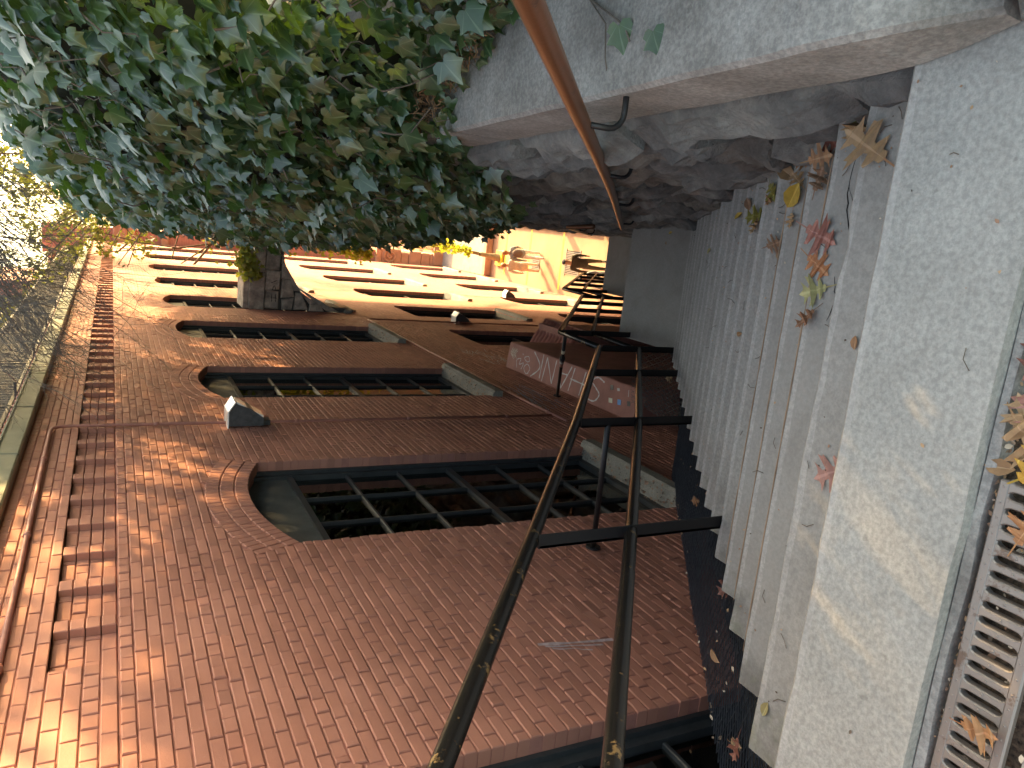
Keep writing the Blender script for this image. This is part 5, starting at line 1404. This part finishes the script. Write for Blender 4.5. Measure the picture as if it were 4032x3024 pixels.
# street lamp with a globe (leans slightly)
lp = empty('street_lamp', (-1.42, 29.75, ZG)); tag(lp, 'leaning street lamp with a round white globe in the sunny street', 'street lamp'); mlp = Matrix.Translation((-1.42, 29.75, ZG)).inverted()
B0, T0 = Vector((-1.42, 29.75, ZG)), Vector((-0.96, 29.75, ZG+4.25))
dz = (T0-B0)
m = MB(); m.bbox(-1.75, -1.09, 29.45, 30.05, ZG, ZG+0.10, 0.02); o = m.build('plinth', 'yellow_paint', lp); o.matrix_parent_inverse = mlp
m = MB(); m.tube([B0+dz*t for t in (0.02, 0.03, 0.08, 0.13, 0.22, 0.235)], [0.2, 0.17, 0.15, 0.10, 0.085, 0.095], 14); o = m.build('base', 'lamp_pole', lp, True); o.matrix_parent_inverse = mlp
m = MB(); m.tube([B0+dz*0.23, B0+dz*0.97], [0.065, 0.045], 12); m.tube([B0+dz*0.96, B0+dz*0.985, T0], [0.05, 0.10, 0.09], 12); o = m.build('pole', 'lamp_pole', lp, True); o.matrix_parent_inverse = mlp
m = MB(); m.lathe([(0.26*math.sin(math.pi*q/14)+0.002, -0.26*math.cos(math.pi*q/14)) for q in range(15)], T0+Vector((0.03, 0, 0.24)), 18); o = m.build('globe', 'globe_glass', lp, True); o.matrix_parent_inverse = mlp
# loading ramp behind the lamp
rm = empty('ramp', (-1.3, 33, ZG)); tag(rm, 'pale concrete ramp with low side walls behind the street lamp', 'ramp'); mrm = Matrix.Translation((-1.3, 33, ZG)).inverted()
m = MB(); m.add([(-2.28, 30.9, ZG), (0.4, 30.9, ZG), (0.4, 35, ZG), (-2.28, 35, ZG), (-2.28, 31.0, ZG+0.12), (0.4, 31.0, ZG+0.12), (0.4, 35, ZG+0.55), (-2.28, 35, ZG+0.55)], [(4, 5, 6, 7), (0, 1, 5, 4), (1, 2, 6, 5), (2, 3, 7, 6)]); o = m.build('deck', 'concrete_slab', rm); o.matrix_parent_inverse = mrm
m = MB(); m.bbox(-2.27, 0.4, 30.6, 30.9, ZG, ZG+0.30, 0.03); o = m.build('kerb_wall', 'carved_stone', rm); o.matrix_parent_inverse = mrm
m = MB(); m.bbox(-2.27, 0.4, 34.9, 35.02, ZG, ZG+1.0, 0.02); o = m.build('back_wall', 'carved_stone', rm); o.matrix_parent_inverse = mrm
def bollard(x, y, h, r_, mat, label, grp):
    m = MB(); m.lathe([(r_, 0), (r_, h*0.88), (r_*0.92, h*0.94), (r_*0.6, h*0.985), (0.01, h)], (0, 0, 0), 12)
    o = m.build('bollard', mat, None, True); o.location = (x, y, ZG); tag(o, label, 'bollard', grp)
for i in range(4): bollard(-1.60+0.02*i, 43.6-i*1.95, 0.95, 0.17, 'white_paint', ('farthest squat white bollard, closest to the white fence', 'third squat white bollard counting from the ramp', 'second squat white bollard counting from the ramp', 'squat white bollard closest to the ramp')[i], 'white bollards')
bollard(-0.67, 36.6, 1.15, 0.11, 'yellow_paint', 'yellow bollard beyond the ramp', 'yellow bollards')
bollard(-0.86, 46, 1.2, 0.13, 'yellow_paint', 'yellow bollard past the row of white bollards', 'yellow bollards')
wf = empty('white_fence', (-0.6, 52, ZG)); tag(wf, 'white slatted fence far down the street', 'fence'); mwf = Matrix.Translation((-0.6, 52, ZG)).inverted()
for i in range(14):
    m = MB(); m.box(-2.2+i*0.24, -2.05+i*0.24, 52, 52.04, ZG, ZG+2.6); o = m.build('slat', 'white_paint', wf); o.matrix_parent_inverse = mwf
for zz in (0.5, 2.1):
    m = MB(); m.box(-2.25, 1.2, 52.045, 52.09, ZG+zz, ZG+zz+0.12); o = m.build('rail', 'white_paint', wf); o.matrix_parent_inverse = mwf
# drain covers in the street
for (x, y, w_, d_, lab) in ((-1.1, 23.9, 0.85, 0.9, 'ribbed iron drain cover on the street near the walking man'), (-1.35, 26.6, 0.4, 0.5, 'small iron drain cover by the feet of the walking couple')):
    root = empty('street_drain', (x, y, ZG)); tag(root, lab, 'drain cover'); M = Matrix.Translation((x, y, ZG)).inverted()
    n = int(w_/0.06)
    for i in range(n):
        m = MB(); m.box(x-w_/2+i*0.06, x-w_/2+i*0.06+0.032, y-d_/2, y+d_/2, ZG+0.002, ZG+0.016); o = m.build('bar', 'grate_iron', root); o.matrix_parent_inverse = M
    m = MB()
    for a, b, c, d in ((x-w_/2-.05, x+w_/2+.05, y-d_/2-.05, y-d_/2), (x-w_/2-.05, x+w_/2+.05, y+d_/2, y+d_/2+.05)): m.box(a, b, c, d, ZG+.002, ZG+.02)
    m.box(x-w_/2, x+w_/2, y-d_/2, y+d_/2, ZG+0.001, ZG+0.003, 1)
    o = m.build('frame', ['grate_iron', 'dark_void'], root); o.matrix_parent_inverse = M

# ------------------------------------------------------------------ people
def person(loc, heading, h, label, top, legs, shoes, hair, hat=False, stride=0.22, pack=None, skirt=False, arm=(0.25, -0.2), bend=0.0):
    s = h/1.75
    J_ = {'pel': (0, 0, .93), 'wst': (0, .01+bend*.1, 1.08), 'chs': (0, .02+bend*.25, 1.30), 'nck': (0, .01+bend*.4, 1.47), 'hd0': (0, .03+bend*.45, 1.56), 'hd1': (0, .035+bend*.5, 1.66), 'hd2': (0, .02+bend*.5, 1.735)}
    for sd, nm, sg in ((1, 'r', 1), (-1, 'l', -1)):
        f_ = stride*sg
        J_['hip'+nm] = (.10*sd, 0, .90); J_['kne'+nm] = (.11*sd, f_*.55+.04, .50); J_['ank'+nm] = (.11*sd, f_-.02*(sg < 0), .10+(.06 if sg < 0 else 0)); J_['toe'+nm] = (.12*sd, f_+.17, .045+(.02 if sg < 0 else 0))
        a_ = arm[0] if sd > 0 else arm[1]
        J_['shd'+nm] = (.185*sd, .01+bend*.35, 1.41); J_['elb'+nm] = (.25*sd, a_*.35-.02+bend*.3, 1.14); J_['wri'+nm] = (.25*sd, a_+.06+bend*.4, .91); J_['hnd'+nm] = (.25*sd, a_+.10+bend*.42, .84)
    E_ = [('pel', 'wst'), ('wst', 'chs'), ('chs', 'nck'), ('nck', 'hd0'), ('hd0', 'hd1'), ('hd1', 'hd2')]
    rad = {'pel': (.165, .12), 'wst': (.15, .105), 'chs': (.175, .12), 'nck': (.06, .06), 'hd0': (.07, .085), 'hd1': (.085, .105), 'hd2': (.055, .06)}
    for nm in 'rl':
        E_ += [('pel', 'hip'+nm), ('hip'+nm, 'kne'+nm), ('kne'+nm, 'ank'+nm), ('ank'+nm, 'toe'+nm), ('chs', 'shd'+nm), ('shd'+nm, 'elb'+nm), ('elb'+nm, 'wri'+nm), ('wri'+nm, 'hnd'+nm)]
        rad.update({'hip'+nm: (.095, .095), 'kne'+nm: (.066, .066), 'ank'+nm: (.048, .05), 'toe'+nm: (.04, .035), 'shd'+nm: (.075, .075), 'elb'+nm: (.052, .052), 'wri'+nm: (.036, .034), 'hnd'+nm: (.038, .026)})
        sd = 1 if nm == 'r' else -1; hx, hy, hz = J_['hnd'+nm]
        for q in range(4):
            k0, k1 = f'f{q}{nm}', f'g{q}{nm}'; J_[k0] = (hx-.004*sd, hy-.028+q*.019, hz-.055); J_[k1] = (hx-.018*sd, hy-.024+q*.018, hz-.09+abs(q-1.3)*.008)
            E_ += [('hnd'+nm, k0), (k0, k1)]; rad[k0] = (.0095, .0095); rad[k1] = (.007, .007)
        J_['t0'+nm] = (hx-.02*sd, hy+.045, hz-.005); J_['t1'+nm] = (hx-.028*sd, hy+.058, hz-.035); E_ += [('hnd'+nm, 't0'+nm), ('t0'+nm, 't1'+nm)]; rad['t0'+nm] = (.011, .011); rad['t1'+nm] = (.008, .008)
    names = list(J_); me = bpy.data.meshes.new('person')
    me.from_pydata([tuple(c*s for c in J_[n]) for n in names], [(names.index(a), names.index(b)) for a, b in E_], [])
    o = bpy.data.objects.new('tmp', me); C.objects.link(o)
    md = o.modifiers.new('s', 'SKIN'); sv = me.skin_vertices[0].data
    for i, n in enumerate(names): sv[i].radius = (rad[n][0]*s, rad[n][1]*s)
    sv[names.index('pel')].use_root = True
    o.modifiers.new('d', 'SUBSURF').levels = 1
    dg = bpy.context.evaluated_depsgraph_get(); m2 = bpy.data.meshes.new_from_object(o.evaluated_get(dg)); bpy.data.objects.remove(o)
    for mt in ('skin', top, legs, shoes): m2.materials.append(MATS[mt])
    for p in m2.polygons:
        c = p.center/s; p.use_smooth = True
        if c.z > 1.475: mi_ = 0
        elif abs(c.x) > 0.19 and c.z < 0.885: mi_ = 0
        elif c.z > 0.90 or abs(c.x) > 0.215: mi_ = 1
        elif c.z > 0.125: mi_ = 2
        else: mi_ = 3
        p.material_index = mi_
    body = bpy.data.objects.new('person', m2); C.objects.link(body); body.location = loc; body.rotation_euler = (0, 0, heading)
    tag(body, label, 'person')
    hc = Vector(J_['hd1'])*s
    def blob(name, c, r3, mat, cut=None):
        b = bmesh.new(); bmesh.ops.create_icosphere(b, subdivisions=3, radius=1.0)
        if cut is not None:
            bmesh.ops.delete(b, geom=[v for v in b.verts if cut(v.co)], context='VERTS')
        for v in b.verts: v.co = Vector((v.co.x*r3[0], v.co.y*r3[1], v.co.z*r3[2]))+c
        mm = bpy.data.meshes.new(name); b.to_mesh(mm); b.free(); mm.materials.append(MATS[mat])
        for p in mm.polygons: p.use_smooth = True
        q = bpy.data.objects.new(name, mm); C.objects.link(q); q.parent = body; return q
    blob('beanie' if hat else 'hair', hc+Vector((0, -.012*s, .02*s)), (.098*s, .12*s, .115*s), hair, (lambda v: v.z < -0.05 or (v.y > .55 and v.z < .35)) if hat else (lambda v: v.y > .35 and v.z < .45))
    for sx in (-1, 1): blob('eye', hc+Vector((.032*s*sx, .098*s, -.015*s)), (.011*s, .006*s, .008*s), 'hair_dark'); blob('ear', hc+Vector((.086*s*sx, 0, -.025*s)), (.012*s, .02*s, .03*s), 'skin')
    blob('nose', hc+Vector((0, .108*s, -.035*s)), (.013*s, .018*s, .022*s), 'skin'); blob('mouth', hc+Vector((0, .096*s, -.072*s)), (.024*s, .006*s, .006*s), 'fallen_pink')
    if pack: blob('rucksack', Vector((0, -.17*s, 1.24*s)), (.15*s, .10*s, .21*s), pack)
    if skirt: blob('coat_skirt', Vector((0, .0, .84*s)), (.20*s, .16*s, .26*s), top)
    return body
person((-0.98, 21.6, ZG), R(180), 1.78, 'man in a dark jacket and navy beanie walking up to the steps', 'cloth_jacket_brown', 'cloth_trouser_olive', 'cloth_shoe_black', 'cloth_beanie_navy', hat=True, arm=(0.2, -0.12))
person((-1.33, 20.95, ZG), R(160), 1.62, 'person in a light blue top half hidden beside the man in the beanie', 'cloth_top_blue', 'cloth_jeans', 'cloth_shoe_white', 'hair_dark', arm=(0.15, 0.2), bend=0.5)
person((-1.02, 26.0, ZG), R(8), 1.76, 'person in a grey jacket and white trousers with a brown rucksack walking away', 'cloth_jacket_grey', 'cloth_trouser_white', 'cloth_shoe_white', 'hair_red', pack='cloth_rucksack')
person((-1.50, 26.2, ZG), R(-4), 1.66, 'person in a cream coat with red hair walking away arm in arm', 'cloth_coat_cream', 'cloth_coat_cream', 'cloth_shoe_white', 'hair_red', stride=0.14, skirt=True)
